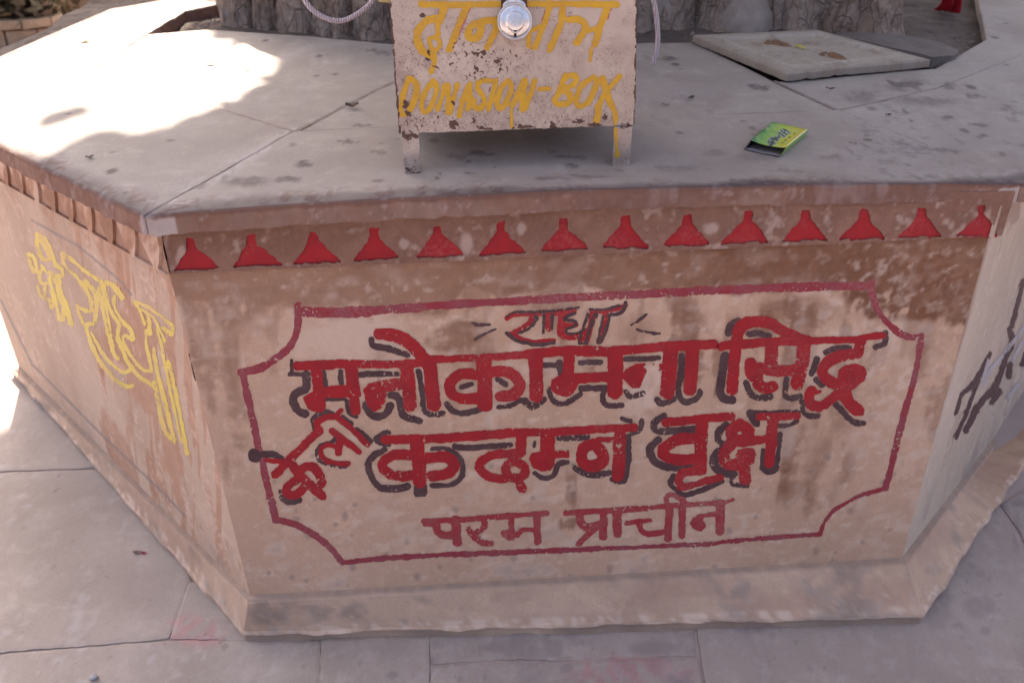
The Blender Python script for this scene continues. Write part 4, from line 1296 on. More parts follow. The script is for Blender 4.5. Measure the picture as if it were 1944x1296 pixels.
def paint_box(name, key, mat, off, seed):
    lo, hi = stroke_box(BOX, [key])
    h = .0013
    us, vs = np.arange(lo[0], hi[0], h), np.arange(lo[1], hi[1], h)
    U, Vv = np.meshgrid(us, vs)
    X, Y = BOX.px(U, Vv)
    d, dx = stroke_field(key, X, Y)
    d = d-0.4+(fbm(U/.007, Vv/.007, seed, 3)-.5)*4.5
    r, g = rust_at(U, Vv)
    n = vnoise(U/.003, Vv/.003, seed+4)
    d = np.where(r+(n-.5)*.35 > .52, np.maximum(d, 1), d)
    P = np.array(c4); P = P+(P.mean(0)-P)*.006
    if key != "legdrip:yellow": d = np.maximum(d, poly_sdf(U, Vv, P)*900)
    uv, Fc = march(d, us[0], vs[0], h)
    dent = (fbm(uv[:, 0]/.12, uv[:, 1]/.12, 215, 3)-.5)*.003
    return link(name, mesh(name, BOX.p3(uv[:, 0], uv[:, 1], dent*.6+.0008+off), Fc, False), mat, panel)
paint_box("painted_word", "daan:crimson", MAT['crimson'], .0007, 301)
paint_box("painted_word", "daan:yellow", MAT['amber'], .0012, 303)
paint_box("painted_word", "donation:yellow", MAT['amber'], .0012, 305)
paint_box("paint_drip", "legdrip:yellow", MAT['amber'], .0012, 307)

def lathe(name, prof, C, A, mat, parent, n=64, smooth=True):
    A = np.array(A, float); A /= np.linalg.norm(A)
    X = np.cross(A, [0, 0, 1.0]); X /= np.linalg.norm(X)
    Y = np.cross(X, A)
    V, F = [], []
    for (r, z) in prof:
        for k in range(n):
            t = 2*math.pi*k/n
            V.append(C+A*z+X*(r*math.cos(t))+Y*(r*math.sin(t)))
    for i in range(len(prof)-1):
        for k in range(n):
            F.append([i*n+k, i*n+(k+1) % n, (i+1)*n+(k+1) % n, (i+1)*n+k])
    F.append([(len(prof)-1)*n+k for k in range(n)])
    F.append([k for k in range(n)][::-1])
    return link(name, mesh(name, V, F, smooth), mat, parent)

def tube(name, pts, r, mat, parent=None, n=10, sm=6, radii=None):
    P = smooth_line(np.array(pts, float), sm) if sm else np.array(pts, float)
    V, F = [], []
    up = np.array([0.3, 0.2, 1.0])
    for i in range(len(P)):
        t = P[min(i+1, len(P)-1)]-P[max(i-1, 0)]
        t = t/np.linalg.norm(t)
        a = np.cross(t, up); a /= np.linalg.norm(a)
        b = np.cross(t, a)
        rr = r if radii is None else np.interp(i/(len(P)-1), np.linspace(0, 1, len(radii)), radii)
        for k in range(n):
            w = 2*math.pi*k/n
            V.append(P[i]+a*rr*math.cos(w)+b*rr*math.sin(w))
    for i in range(len(P)-1):
        for k in range(n):
            F.append([i*n+k, i*n+(k+1) % n, (i+1)*n+(k+1) % n, (i+1)*n+k])
    F.append(list(range(n))[::-1]); F.append([(len(P)-1)*n+k for k in range(n)])
    return link(name, mesh(name, V, F, True), mat, parent)

STEEL = plain("worn_chrome", (0.74, 0.72, 0.72), (0.58, 0.56, 0.55), 0.36, 90, metallic=1.0, bs=0.12)
DARKIRON = plain("rusted_iron", (0.12, 0.06, 0.045), (0.07, 0.038, 0.03), 0.85, 40, bs=.5)
BLACK = plain("dark_slot", (0.02, 0.015, 0.015), None, .8)
# hasp with its staple
hu = [BOX.uv(p) for p in ((951, -60), (1000, -60), (1000, 17), (951, 17))]
V = [BOX.p3(u_, v_, o_) for o_ in (.002, .006) for u_, v_ in hu]
link("hasp", mesh("hasp", V, [[4, 7, 6, 5], [0, 1, 5, 4], [1, 2, 6, 5], [2, 3, 7, 6], [3, 0, 4, 7]], False), DARKIRON, box)
# padlock
LK = BOX.at((977, 41), .022)
RL = float(np.linalg.norm(BOX.at((1010, 41), .022)-LK))
ax = BN+np.array([0, 0, .10])
lock = empty("padlock", tuple(LK))
tag(lock, "round silver disc padlock with keyhole hanging on the donation box hasp", "padlock")
lathe("lock_body", [(RL*.86, -.013), (RL*.97, -.010), (RL, -.005), (RL, .0015), (RL*.985, .0032), (RL*.955, .0036), (RL*.925, .0026), (RL*.905, .0012), (RL*.885, .0026), (RL*.85, .0042),
                    (RL*.75, .0056), (RL*.62, .0068), (RL*.56, .0073), (RL*.535, .0078), (RL*.50, .0098), (RL*.46, .0105), (RL*.2, .0107), (RL*.02, .0108)], LK, ax, STEEL, lock)
axn = ax/np.linalg.norm(ax)
kc = BOX.at((977, 57), .022)
kc = LK+(kc-LK)-axn*((kc-LK) @ axn)
lathe("keyhole_ring", [(.0060, .0050), (.0060, .0094), (.0050, .0102), (.0036, .0098)], kc, ax, STEEL, lock, 24)
lathe("keyhole", [(.0036, .0080), (.0036, .0101), (.0001, .0102)], kc, ax, BLACK, lock, 20)
xx = np.cross(axn, [0, 0, 1.0]); xx /= np.linalg.norm(xx); yy = np.cross(xx, axn)
yy = yy if yy[2] > 0 else -yy
V = [kc+axn*(z_+(0 if b_ == 0 else -.0030))+xx*a_+yy*b_ for z_ in (.004, .0104) for a_, b_ in ((-.0021, -.0125), (.0021, -.0125), (.0021, 0), (-.0021, 0))]
link("keyhole_slot", mesh("keyhole_slot", V, [[4, 5, 6, 7], [0, 1, 5, 4], [1, 2, 6, 5], [2, 3, 7, 6], [3, 0, 4, 7]], False), BLACK, lock)
for k, dy in enumerate((.0055, .001, -.0035)):     # worn embossed lines on the boss
    for j in range(6 if k else 4):
        xq = (-.0115+.0046*j) if k else (-.008+.0050*j)
        p = LK+xx*xq+yy*(dy+.006-abs(xq)*0.12)+axn*.0101
        V = [p+xx*a_+yy*b_+axn*c_ for c_ in (0, .0010) for a_, b_ in ((-.0015, -.0013), (.0012, -.0013), (.0015, .0014), (-.0012, .0014))]
        link("embossing", mesh("embossing", V, [[4, 5, 6, 7], [0, 1, 5, 4], [1, 2, 6, 5], [2, 3, 7, 6], [3, 0, 4, 7]], False), STEEL, lock)
sp = [LK+xx*(RL*.55*math.cos(t))+yy*(RL*.78+RL*.30*math.sin(t)) - axn*.004 for t in np.linspace(0, math.pi, 12)]
tube("shackle", sp, .0042, STEEL, lock, 10, 3)

# ------------------------------------------------------------------ rope
RP = Plane((0, .56, 0), (1, 0, 0), (0, 0, 1))
pts = [RP.at(q) for q in [(560, -40), (575, -6), (590, 16), (612, 32), (638, 40), (662, 36), (690, 19), (706, 3), (725, -25), (800, -60), (1000, -75), (1180, -70), (1225, -50), (1238, -10), (1246, 30), (1249, 75), (1245, 105), (1238, 124)]]
m, nt, b = new_mat("twisted_cord")
wv = N(nt, "ShaderNodeTexWave"); wv.inputs["Scale"].default_value = 60; wv.inputs["Distortion"].default_value = 1.0
g_ = N(nt, "ShaderNodeNewGeometry"); nt.links.new(g_.outputs["Position"], wv.inputs["Vector"])
c = mixc(nt, wv.outputs["Fac"], (0.42, 0.33, 0.36), (0.60, 0.52, 0.55))
nt.links.new(c, b.inputs["Base Color"]); b.inputs["Roughness"].default_value = .9
bump(nt, b, wv.outputs["Fac"], .8, .003)
tag(tube("cord", pts, .0056, m, None, 8, 5), "pale twisted cord looped behind the donation box with a loose hanging end", "cord")
# brass hinge lug on the left of the box
lu = Plane(BOX.p3(0, 0, -.06), BOX.U, BOX.V)
V = [lu.at(q)-BN*o_ for o_ in (0, .02) for q in ((719, 4), (741, 6), (741, -30), (716, -26))]
link("hinge_lug", mesh("hinge_lug", V, [[0, 1, 2, 3], [7, 6, 5, 4], [1, 0, 4, 5], [2, 1, 5, 6], [3, 2, 6, 7], [0, 3, 7, 4]], False), plain("dull_brass", (.5, .38, .16), (.36, .26, .12), .6, 40), box)

# ------------------------------------------------------------------ green pouch
pk = empty("snack_packet", tuple(TOP.at((1470, 275))))
tag(pk, "small open green and yellow packet lying on the platform top", "packet")
A_, B_, C_, D_ = TOP.at((1466, 232), .017), TOP.at((1534, 246), .013), TOP.at((1492, 280.5), .021), TOP.at((1425, 266), .022)
E_, F_ = TOP.at((1412, 284), .0012), TOP.at((1480, 298), .0012)
Ab, Bb = TOP.at((1464, 240), .0012), TOP.at((1531, 257), .0012)
def sheet(P00, P10, P11, P01, n, sag, vec):
    s, t = np.meshgrid(np.linspace(0, 1, n), np.linspace(0, 1, n))
    s, t = s[..., None], t[..., None]
    P = P00*(1-s)*(1-t)+P10*s*(1-t)+P11*s*t+P01*(1-s)*t
    wob = (fbm(s[..., 0]*3, t[..., 0]*3, 401, 3)-.5)[..., None]*.004*np.minimum(1, 6*np.minimum(np.minimum(s, 1-s), np.minimum(t, 1-t)))
    P = P-np.array(vec)*(sag*4*s*(1-s)*t+wob)
    idx = np.arange(n*n).reshape(n, n)
    F = np.stack([idx[:-1, :-1], idx[:-1, 1:], idx[1:, 1:], idx[1:, :-1]], -1).reshape(-1, 4).tolist()
    return P.reshape(-1, 3), F, s.ravel(), t.ravel()
def packet_mat():
    m, nt, b = new_mat("printed_foil")
    a = attrib(nt, "across")
    r = N(nt, "ShaderNodeValToRGB")
    els = r.color_ramp.elements
    els[0].position, els[0].color = 0.0, (0.06, 0.22, 0.09, 1)
    els[1].position, els[1].color = 1.0, (0.70, 0.38, 0.05, 1)
    for p_, c_ in ((.18, (.20, .42, .10, 1)), (.42, (.42, .55, .08, 1)), (.68, (.58, .56, .06, 1)), (.85, (.66, .46, .05, 1))):
        e = els.new(p_); e.color = c_
    nt.links.new(mul(nt, a, mul(nt, mul(nt, noise(nt, 60, 3), .5, 'SUBTRACT'), .5), 'ADD'), r.inputs[0])
    c = mixc(nt, ramp(nt, noise(nt, 110, 3, .6), .56, .72), r.outputs[0], (.55, .62, .40))
    bf = N(nt, "ShaderNodeNewGeometry")
    nt.links.new(mixc(nt, attrib(nt, "inner"), c, (.30, .25, .25)), b.inputs["Base Color"])
    b.inputs["Roughness"].default_value = .32
    b.inputs["Specular IOR Level"].default_value = .5
    return m
PM = packet_mat()
GREY = plain("grey_card", (.30, .25, .26), (.22, .18, .18), .6, 50, bs=.1)
Pv, Pf, s_, t_ = sheet(A_, B_, C_, D_, 16, .004, (0, 0, 1))
me = mesh("printed_panel", Pv, Pf); attr(me, "across", s_*.75+.12*(1-t_)); attr(me, "inner", s_*0)
o = link("printed_panel", me, PM, pk)
sol = o.modifiers.new("thickness", 'SOLIDIFY'); sol.thickness = .0006; sol.offset = -1
NT = np.cross(B_-A_, D_-A_); NT /= np.linalg.norm(NT); NT = NT if NT[2] > 0 else -NT
for nm, q, mt, inn in (("bottom_panel", (Ab, Bb, F_, E_), GREY, 0), ("side_panel", (B_-NT*.0004, Bb, F_, C_-NT*.0004), PM, 0), ("side_panel", (A_-NT*.0004, Ab, E_, D_-NT*.0004), GREY, 0), ("end_panel", (A_-NT*.0004, B_-NT*.0004, Bb, Ab), PM, 0)):
    Pv, Pf, s_, t_ = sheet(*q, 9, 0, (0, 0, 0))
    if nm == "bottom_panel":
        Pv[-9:] += (np.array([0, 0, 1.])*((np.sin(np.linspace(0, 9, 9))*.5+.5)*.0018)[:, None])
    me = mesh(nm, Pv, Pf); attr(me, "across", .18+s_*.1); attr(me, "inner", s_*0)
    o = link(nm, me, mt, pk); sol = o.modifiers.new("thickness", 'SOLIDIFY'); sol.thickness = .0006; sol.offset = 0
PKP = Plane(A_, B_-A_, np.cross(NT, B_-A_))
def PQ(pts): return " ".join("%g,%g" % (1380+x/10.8, 200+y/10.8) for x, y in pts)
gl_ = [[(840, 735), (935, 790)], [(870, 800), (905, 812), (945, 785), (900, 765)], [(855, 700), (985, 770)], [(890, 665), (960, 705), (930, 720)], [(930, 650), (1040, 712)], [(985, 640), (1040, 690)], [(1030, 640), (1065, 655), (1085, 630), (1060, 610)],
       [(1085, 570), (1180, 640)], [(1110, 520), (1170, 560), (1230, 600)], [(1170, 560), (1190, 520), (1150, 490)], [(1200, 500), (1290, 560)], [(1060, 560), (1100, 590)]]
STROKES["pk:dark"] = "\n".join("s2.3 "+PQ(g) for g in gl_)
STROKES["pk:marks"] = "\n".join("s2.2 "+PQ(g) for g in [[(1130, 770), (1150, 760)], [(1190, 720), (1210, 705)], [(1270, 660), (1300, 645)], [(1370, 590), (1400, 570)]])
def paint_pk(name, key, mat, off, grow):
    lo, hi = stroke_box(PKP, [key], .004); h = .0007
    us, vs = np.arange(lo[0], hi[0], h), np.arange(lo[1], hi[1], h)
    U, Vv = np.meshgrid(us, vs); X, Y = PKP.px(U, Vv)
    d, _ = stroke_field(key, X, Y)
    uv, Fc = march(d-grow, us[0], vs[0], h)
    # follow the curved panel
    W_ = PKP.p3(uv[:, 0], uv[:, 1])
    src = sheet(A_, B_, C_, D_, 16, .004, (0, 0, 1))[0]
    out = []
    for w in W_:
        dd = ((src[:, :2]-w[:2])**2).sum(1); ii = np.argsort(dd)[:4]; wt = 1/(dd[ii]+1e-9)
        out.append([w[0], w[1], (src[ii, 2]*wt).sum()/wt.sum()+off])
    return link(name, mesh(name, out, Fc, False), mat, o_top)
o_top = [c for c in pk.children if c.name.startswith("printed_panel")][0]
paint_pk("printed_word", "pk:dark", plain("pale_print", (.55, .58, .52), None, .4, bs=0), .0008, 1.3)
paint_pk("printed_word", "pk:dark", plain("dark_print", (.10, .13, .11), None, .4, bs=0), .0014, 0)
paint_pk("printed_mark", "pk:marks", plain("brown_print", (.28, .16, .06), None, .4, bs=0), .0008, 0)

# ------------------------------------------------------------------ marble slab with carved footprints
SLABP = Plane(TOP.p3(0, 0, .022), TOP.U, TOP.V)
MARB = stone_mat("old_marble", (0.46, 0.38, 0.295), (0.39, 0.315, 0.24), dark=(.20, .15, .12), pale=(.62, .57, .50), wash=(.30, .17, .10), big=6, fine=120, bs=.2)
mb = empty("footprint_slab", tuple(TOP.at((1540, 110))))
tag(mb, "square cream marble slab with carved border and two brown footprints", "stone slab")
P = np.array([SLABP.uv(q) for q in [(1314, 66), (1553, 56), (1768, 113), (1495, 139)]])
h = .004
lo, hi = P.min(0)-.02, P.max(0)+.02
us, vs = np.arange(lo[0], hi[0], h), np.arange(lo[1], hi[1], h)
U, Vv = np.meshgrid(us, vs)
d = poly_sdf(U, Vv, P)+(fbm(U/.02, Vv/.02, 501, 4)-.5)*.010
uv, Fc = march(d, us[0], vs[0], h)
e = -poly_sdf(uv[:, 0], uv[:, 1], P)
zz = -.004*smst(.052, .058, e)+.003*smst(.035, .039, e)*smst(.056, .052, e)-.003*smst(.005, 0, e)
V, T, S = extrude_down(SLABP.p3(uv[:, 0], uv[:, 1], zz), Fc, -TOP.N*.017)
me = mesh("slab_body", V, T+S, False)
q = np.array(V)
n1 = fbm(q[:, 0]/.05, q[:, 1]/.05, 503, 4); n2 = fbm(q[:, 0]/.012, q[:, 2]/.012+q[:, 1]/.012, 505, 3)
dk = .5*smst(.5, .68, n1*.5+n2*.5); dk = np.maximum(dk, .35*smst(.02, 0, np.concatenate([e, np.zeros(len(V)-len(uv))])+(n1-.5)*.03)); dk[len(uv):] = .55
attr(me, "dark", dk); attr(me, "wash", .3*smst(.55, .7, n1)); ee = np.concatenate([e, np.zeros(len(V)-len(uv))])
attr(me, "pale", np.maximum(.2*smst(.5, .65, n2), (.35*n1+.1)*smst(.036, .040, ee)*smst(.056, .052, ee)))
body = link("slab_body", me, MARB, mb)
FOOT = plain("brown_stained_carving", (.30, .16, .08), (.18, .10, .06), .8, 60)
def zx(x, y): return (1224+x/2.7, y/2.7)
for sole, toes in (([(648, 206), (690, 211), (720, 221), (757, 234), (715, 232), (680, 226), (645, 220)], [(634, 206), (626, 209), (622, 213), (624, 217), (632, 220)]),
                   ([(945, 268), (985, 274), (1010, 285), (1036, 299), (1000, 297), (965, 290), (940, 281)], [(930, 267), (918, 268), (908, 270), (904, 274), (916, 279)])):
    S_ = np.array([SLABP.uv(zx(*p)) for p in sole]); Tt = [SLABP.uv(zx(*p)) for p in toes]
    lo, hi = np.minimum(S_.min(0), np.min(Tt, 0))-.02, np.maximum(S_.max(0), np.max(Tt, 0))+.02
    us, vs = np.arange(lo[0], hi[0], .0018), np.arange(lo[1], hi[1], .0018)
    U, Vv = np.meshgrid(us, vs)
    d = poly_sdf(U, Vv, S_)-.001
    for t in Tt: d = np.minimum(d, np.sqrt((U-t[0])**2+((Vv-t[1]))**2)-.0055)
    uv, Fc = march(d, us[0], vs[0], .0018)
    dd = poly_sdf(uv[:, 0], uv[:, 1], S_)-.001
    for t in Tt: dd = np.minimum(dd, np.sqrt((uv[:, 0]-t[0])**2+(uv[:, 1]-t[1])**2)-.0055)
    V, T, S = extrude_down(SLABP.p3(uv[:, 0], uv[:, 1], -.003+np.clip(-dd, 0, .008)*.9), Fc, -TOP.N*.003)
    link("carved_footprint", mesh("carved_footprint", V, T+S, True), FOOT, mb)
# grey slab lying behind it
GP = Plane(TOP.p3(0, 0, .012), TOP.U, TOP.V)
P = np.array([GP.uv(q) for q in [(1583, 65), (1612, 61), (1700, 66), (1770, 76), (1822, 94), (1810, 106), (1772, 107), (1700, 92)]])
lo, hi = P.min(0)-.02, P.max(0)+.02
us, vs = np.arange(lo[0], hi[0], .005), np.arange(lo[1], hi[1], .005)
U, Vv = np.meshgrid(us, vs)
uv, Fc = march(poly_sdf(U, Vv, P)+(fbm(U/.03, Vv/.03, 511, 4)-.5)*.014, us[0], vs[0], .005)
V, T, S = extrude_down(GP.p3(uv[:, 0], uv[:, 1], (fbm(uv[:, 0]/.05, uv[:, 1]/.05, 513, 4)-.5)*.006), Fc, -TOP.N*.03)
me = mesh("broken_slab", V, T+S, False)
for n_ in ("dark", "wash"): attr(me, n_, [.25]*len(V))
attr(me, "pale", [0]*len(V))
tag(link("broken_slab", me, stone_mat("grey_broken_stone", (.22, .18, .155), (.15, .12, .10), dark=(.14, .12, .11), big=9)), "thin broken grey slab lying behind the marble footprint slab", "stone slab")

# ------------------------------------------------------------------ the old tree: fluted trunk, limbs, crown
def bark_mat():
    m, nt, b = new_mat("grey_brown_bark")
    n1 = noise(nt, 9, 6, .7, .8); n2 = noise(nt, 40, 5, .7, .5); n3 = noise(nt, 4, 3)
    c = mixc(nt, ramp(nt, n1, .42, .60), (.40, .285, .215), (.22, .15, .108))
    c = mixc(nt, mul(nt, ramp(nt, n2, .5, .75), .6), c, (.52, .44, .39))
    c = mixc(nt, mul(nt, ramp(nt, n3, .5, .65), .35), c, (.34, .22, .15))
    vo = N(nt, "ShaderNodeTexVoronoi", feature='DISTANCE_TO_EDGE'); vo.inputs["Scale"].default_value = 30
    mp = N(nt, "ShaderNodeMapping"); mp.inputs["Scale"].default_value = (1, 1, .22)
    gg = N(nt, "ShaderNodeNewGeometry"); nz = N(nt, "ShaderNodeTexNoise"); nz.inputs["Scale"].default_value = 7
    va = N(nt, "ShaderNodeVectorMath"); sc = N(nt, "ShaderNodeVectorMath", operation='SCALE'); sc.inputs[3].default_value = .12
    nt.links.new(gg.outputs["Position"], nz.inputs["Vector"]); nt.links.new(nz.outputs["Color"], sc.inputs[0])
    nt.links.new(gg.outputs["Position"], va.inputs[0]); nt.links.new(sc.outputs[0], va.inputs[1])
    nt.links.new(va.outputs[0], mp.inputs[0]); nt.links.new(mp.outputs[0], vo.inputs["Vector"])
    fis = ramp(nt, vo.outputs["Distance"], .0, .055)
    c = mixc(nt, mul(nt, mul(nt, mul(nt, fis, -1), 1, 'ADD'), mul(nt, ramp(nt, n3, .45, .65), .28)), c, (.10, .065, .05))
    nt.links.new(c, b.inputs["Base Color"]); b.inputs["Roughness"].default_value = .92
    bump(nt, b, mixc(nt, .15, mixc(nt, .5, n1, n2), fis), 1.0, .035)
    return m
BARK = bark_mat()
TC = np.array([.30, 2.05])
tree = empty("banyan_tree", (TC[0], TC[1], TC[1]*SL-.05))
tree.name = "old_tree"
tag(tree, "huge old tree with fluted grey brown trunk growing out of the platform", "tree")
LOBES = [(450, 56, 37), (507, 60, 25), (566, 66, 38), (640, 73, 46), (705, 79, 34), (790, 80, 66), (920, 78, 78), (1060, 74, 78), (1180, 68, 60), (1286, 58, 56), (1395, 60, 70), (1475, 58, 30), (1540, 62, 56), (1655, 74, 76)]
V, F = [], []
SOIL = Plane(TOP.p3(0, 0, -.045), TOP.U, TOP.V)
def lobe(c0, r, seed, top_r=.28, H=2.6, n=84, m=90):
    b0 = len(V)
    for j in range(m):
        t = j/(m-1)
        z = c0[2]-.06+H*(t**2.4)
        f = smst(.30, 2.5, np.array(z-c0[2]))
        cx = c0[0]+(TC[0]+(c0[0]-TC[0])*.25-c0[0])*f
        cy = c0[1]+(TC[1]+(c0[1]-TC[1])*.25-c0[1])*f
        rr = r*(1.0+.22*math.exp(-(z-c0[2])/.05))+(top_r-r)*f*.8
        for k in range(n):
            a = 2*math.pi*k/n
            nn = fbm(np.array(math.cos(a)*1.3+seed*3.1), np.array(math.sin(a)*1.3+z*2.4), int(seed), 4)-.5
            n2 = fbm(np.array(math.cos(a)*4+seed), np.array(math.sin(a)*4+z*14), int(seed)+7, 3)-.5
            n3_ = fbm(np.array(a*r*60+seed*5), np.array(z*26), int(seed)+11, 3)-.5
            q = rr*(1+.40*float(nn)+.22*float(n2))+.016*float(n3_)
            V.append((cx+q*math.cos(a), cy+q*math.sin(a), z))
    for j in range(m-1):
        for k in range(n):
            F.append([b0+j*n+k, b0+j*n+(k+1) % n, b0+(j+1)*n+(k+1) % n, b0+(j+1)*n+k])
for i, (cx, cy, hw) in enumerate(LOBES):
    p = SOIL.at((cx, cy)); p2 = SOIL.at((cx+hw, cy))
    r = float(np.linalg.norm(p2-p))
    c = p+np.array([0, r*1.05, 0]); c[2] = p[2]
    lobe(c, r, i+2)
lobe(np.array([TC[0], TC[1]+.1, .02]), .58, 31, top_r=.6, H=3.0)
link("trunk", mesh("trunk", V, F, True), BARK, tree)
ZT = 2.5
for k, (dx, dy, hz, r) in enumerate([(-1.6, -.9, 1.3, .16), (-.5, -2.6, 1.5, .18), (1.3, -2.4, 1.4, .17), (2.6, -.6, 1.3, .16), (1.6, 1.3, 1.4, .15), (-.6, 1.2, 1.6, .14)]):
    p0 = np.array([TC[0], TC[1], ZT-.3]); p3 = p0+np.array([dx, dy, hz+.5])
    tube("limb", [p0, p0+np.array([dx*.3, dy*.3, hz*.55]), p0+np.array([dx*.7, dy*.72, hz*.85]), p3], r, BARK, tree, 10, 6, radii=[r, r*.75, r*.5, r*.22])

def leaf_mat():
    m, nt, b = new_mat("green_leaf")
    n1 = noise(nt, 3, 3)
    c = mixc(nt, n1, (.05, .10, .025), (.10, .15, .04))
    nt.links.new(c, b.inputs["Base Color"]); b.inputs["Roughness"].default_value = .5
    return m
LIT_TOP = np.array([TOP.uv(q) for q in [(392, 57), (404, 76), (430, 84), (470, 80), (500, 82), (514, 100), (513, 122), (474, 166), (432, 194), (362, 221), (292, 246), (245, 244), (190, 243), (125, 275), (60, 303), (30, 296), (-110, 228), (-110, 160), (0, 102), (205, 12), (300, -6), (415, 6), (352, 23), (300, 58)]])
SHAD_TOP = np.array([TOP.uv(q) for q in [(42, 246), (70, 228), (120, 205), (192, 190), (186, 203), (150, 224), (90, 246)]])
LIT_TOP2 = np.array([TOP.uv(q) for q in [(1866, 149), (1905, 153), (1960, 158), (2010, 172), (2010, 200), (1950, 186), (1900, 170)]])
LIT_GND = np.array([GND.uv(q) for q in [(110, 800), (30, 800), (-60, 850), (-300, 900), (-900, 700), (-900, 420), (-300, 400), (0, 480), (60, 600)]])
def lit_dist(P):
    """signed distance from the sunlit patches of the shadow a leaf at P throws (negative: inside a patch)"""
    t = (P[:, 2]-SL*P[:, 1])/(SUN[2]-SL*SUN[1])
    u, v = P[:, 0]-t*SUN[0], (P[:, 1]-t*SUN[1])*math.sqrt(1+SL*SL)
    d = np.maximum(poly_sdf(u, v, LIT_TOP), -poly_sdf(u, v, SHAD_TOP))
    d = np.minimum(d, poly_sdf(u, v, LIT_TOP2)+.03)
    t2 = (P[:, 2]-GZ-SL*P[:, 1])/(SUN[2]-SL*SUN[1])
    return np.minimum(d, poly_sdf(P[:, 0]-t2*SUN[0], (P[:, 1]-t2*SUN[1])*math.sqrt(1+SL*SL), LIT_GND))
def crown():
    C, Nn, S = [], [], []
    def layer(bx, by, rad, g, lo, hi, size, seed, far=9.0):
        z = 2.9+1.5*np.sqrt(np.clip(1-rad**2, 0, 1))*rng.uniform(.6, 1, bx.size)+(fbm(bx/.5, by/.5, seed, 3)-.5)*.8
        t = (z-SL*by)/(SUN[2]-SL*SUN[1])
        P = np.stack([bx+rng.uniform(-.4, .4, bx.size)*g+t*SUN[0], by+rng.uniform(-.4, .4, bx.size)*g+t*SUN[1], z], 1)
        d = lit_dist(P)
        P = P[(d > lo) & (d < hi)]
        C.append(P); Nn.append(SUN+rng.normal(0, .25, P.shape)); S.append(rng.uniform(size*.9, size*1.15, len(P)))
    def cells(g):
        xs, ys = np.meshgrid(np.arange(-3.6, 5.2, g), np.arange(-2.8, 6.6, g))
        rad = np.sqrt(((xs-1.0)/3.6)**2+((ys-1.9)/4.4)**2)+(fbm(xs/.8, ys/.8, 601, 3)-.5)*.30
        k = rad < 1
        return xs[k], ys[k], rad[k]
    for s_ in range(2):
        layer(*cells(.125), .125, .15, 99, .125, 605+s_)
    for s_ in range(2):
        x, y, r = cells(.034)
        k = (x > -2.6) & (x < 2.2) & (y > -.7) & (y < 3.2)
        layer(x[k], y[k], r[k], .034, .016, .26, .030, 611+s_)
    for _ in range(260):
        a, r_ = rng.uniform(0, 2*math.pi), math.sqrt(rng.uniform(0, 1))
        c = np.array([.25+3.7*r_*math.cos(a)+SUN[0]*3.6, 1.2+3.4*r_*math.sin(a)+SUN[1]*3.6, rng.uniform(2.9, 5.2)-1.0*r_**2])
        k = rng.integers(18, 34)
        P = c+rng.normal(0, .20, (k, 3))
        P = P[lit_dist(P) > .16]
        if len(P) == 0: continue
        C.append(P); Nn.append(np.array([0, 0, 1.0])+rng.normal(0, .6, P.shape)); S.append(rng.uniform(.06, .12, len(P)))
    C, Nn, S = np.concatenate(C), np.concatenate(Nn), np.concatenate(S)
    Nn /= np.linalg.norm(Nn, axis=1)[:, None]
    A = np.cross(Nn, rng.normal(0, 1, C.shape)); A /= np.linalg.norm(A, axis=1)[:, None]
    B = np.cross(Nn, A)
    S = S[:, None]
    V = np.stack([C-A*S*1.25, C-B*S*.72+A*S*.1-Nn*S*.1, C+A*S*1.25, C+B*S*.72+A*S*.1-Nn*S*.1], 1).reshape(-1, 3)
    n = len(C)
    me = bpy.data.meshes.new("crown")
    me.vertices.add(4*n); me.vertices.foreach_set("co", V.ravel().astype(np.float32))
    me.loops.add(4*n); me.loops.foreach_set("vertex_index", np.arange(4*n, dtype=np.int32))
    me.polygons.add(n); me.polygons.foreach_set("loop_start", np.arange(0, 4*n, 4, dtype=np.int32))
    me.update(calc_edges=True)
    link("crown", me, leaf_mat(), tree)
crown()

# ------------------------------------------------------------------ small things
def stone_blob(name, c, r, mat, seed, label=None, cat=None, group=None, parent=None, n=20):
    V, F = [], []
    for j in range(n+1):
        th = math.pi*j/n
        for k in range(2*n):
            ph = math.pi*k/n
            d = np.array([math.sin(th)*math.cos(ph), math.sin(th)*math.sin(ph), math.cos(th)])
            q = 1+.5*(float(fbm(np.array(d[0]*1.6+seed), np.array(d[1]*1.6+d[2]*1.3), seed, 4))-.5)
            V.append(c+d*np.array(r)*q)
    for j in range(n):
        for k in range(2*n):
            F.append([j*2*n+k, (j+1)*2*n+k, (j+1)*2*n+(k+1) % (2*n), j*2*n+(k+1) % (2*n)])
    o = link(name, mesh(name, V, F, True), mat, parent)
    return tag(o, label, cat, group)
ROCK = stone_mat("grey_rock", (.42, .335, .275), (.28, .215, .175), big=9, fine=60, bs=.8)
p = SOIL.at((1262, 58)); stone_blob("rock", p+np.array([0, .07, .05]), (.105, .07, .12), ROCK, 3, "rough grey rock leaning on the trunk just right of the donation box", "rock")
p = SOIL.at((1335, 50)); stone_blob("rock", p+np.array([0, .10, .03]), (.06, .06, .07), ROCK, 5, "small grey rock wedged between two trunk flutes", "rock")

for q_, r_, sd, lb in (((1420, 66), (.085, .07, .10), 12, "rounded grey rock at the trunk foot behind the marble slab"), ((1300, 34), (.07, .05, .09), 14, "small pinkish rock behind the rock beside the donation box")):
    p = SOIL.at(q_); stone_blob("rock", p+np.array([0, .06, .03]), r_, ROCK, sd, lb, "rock")
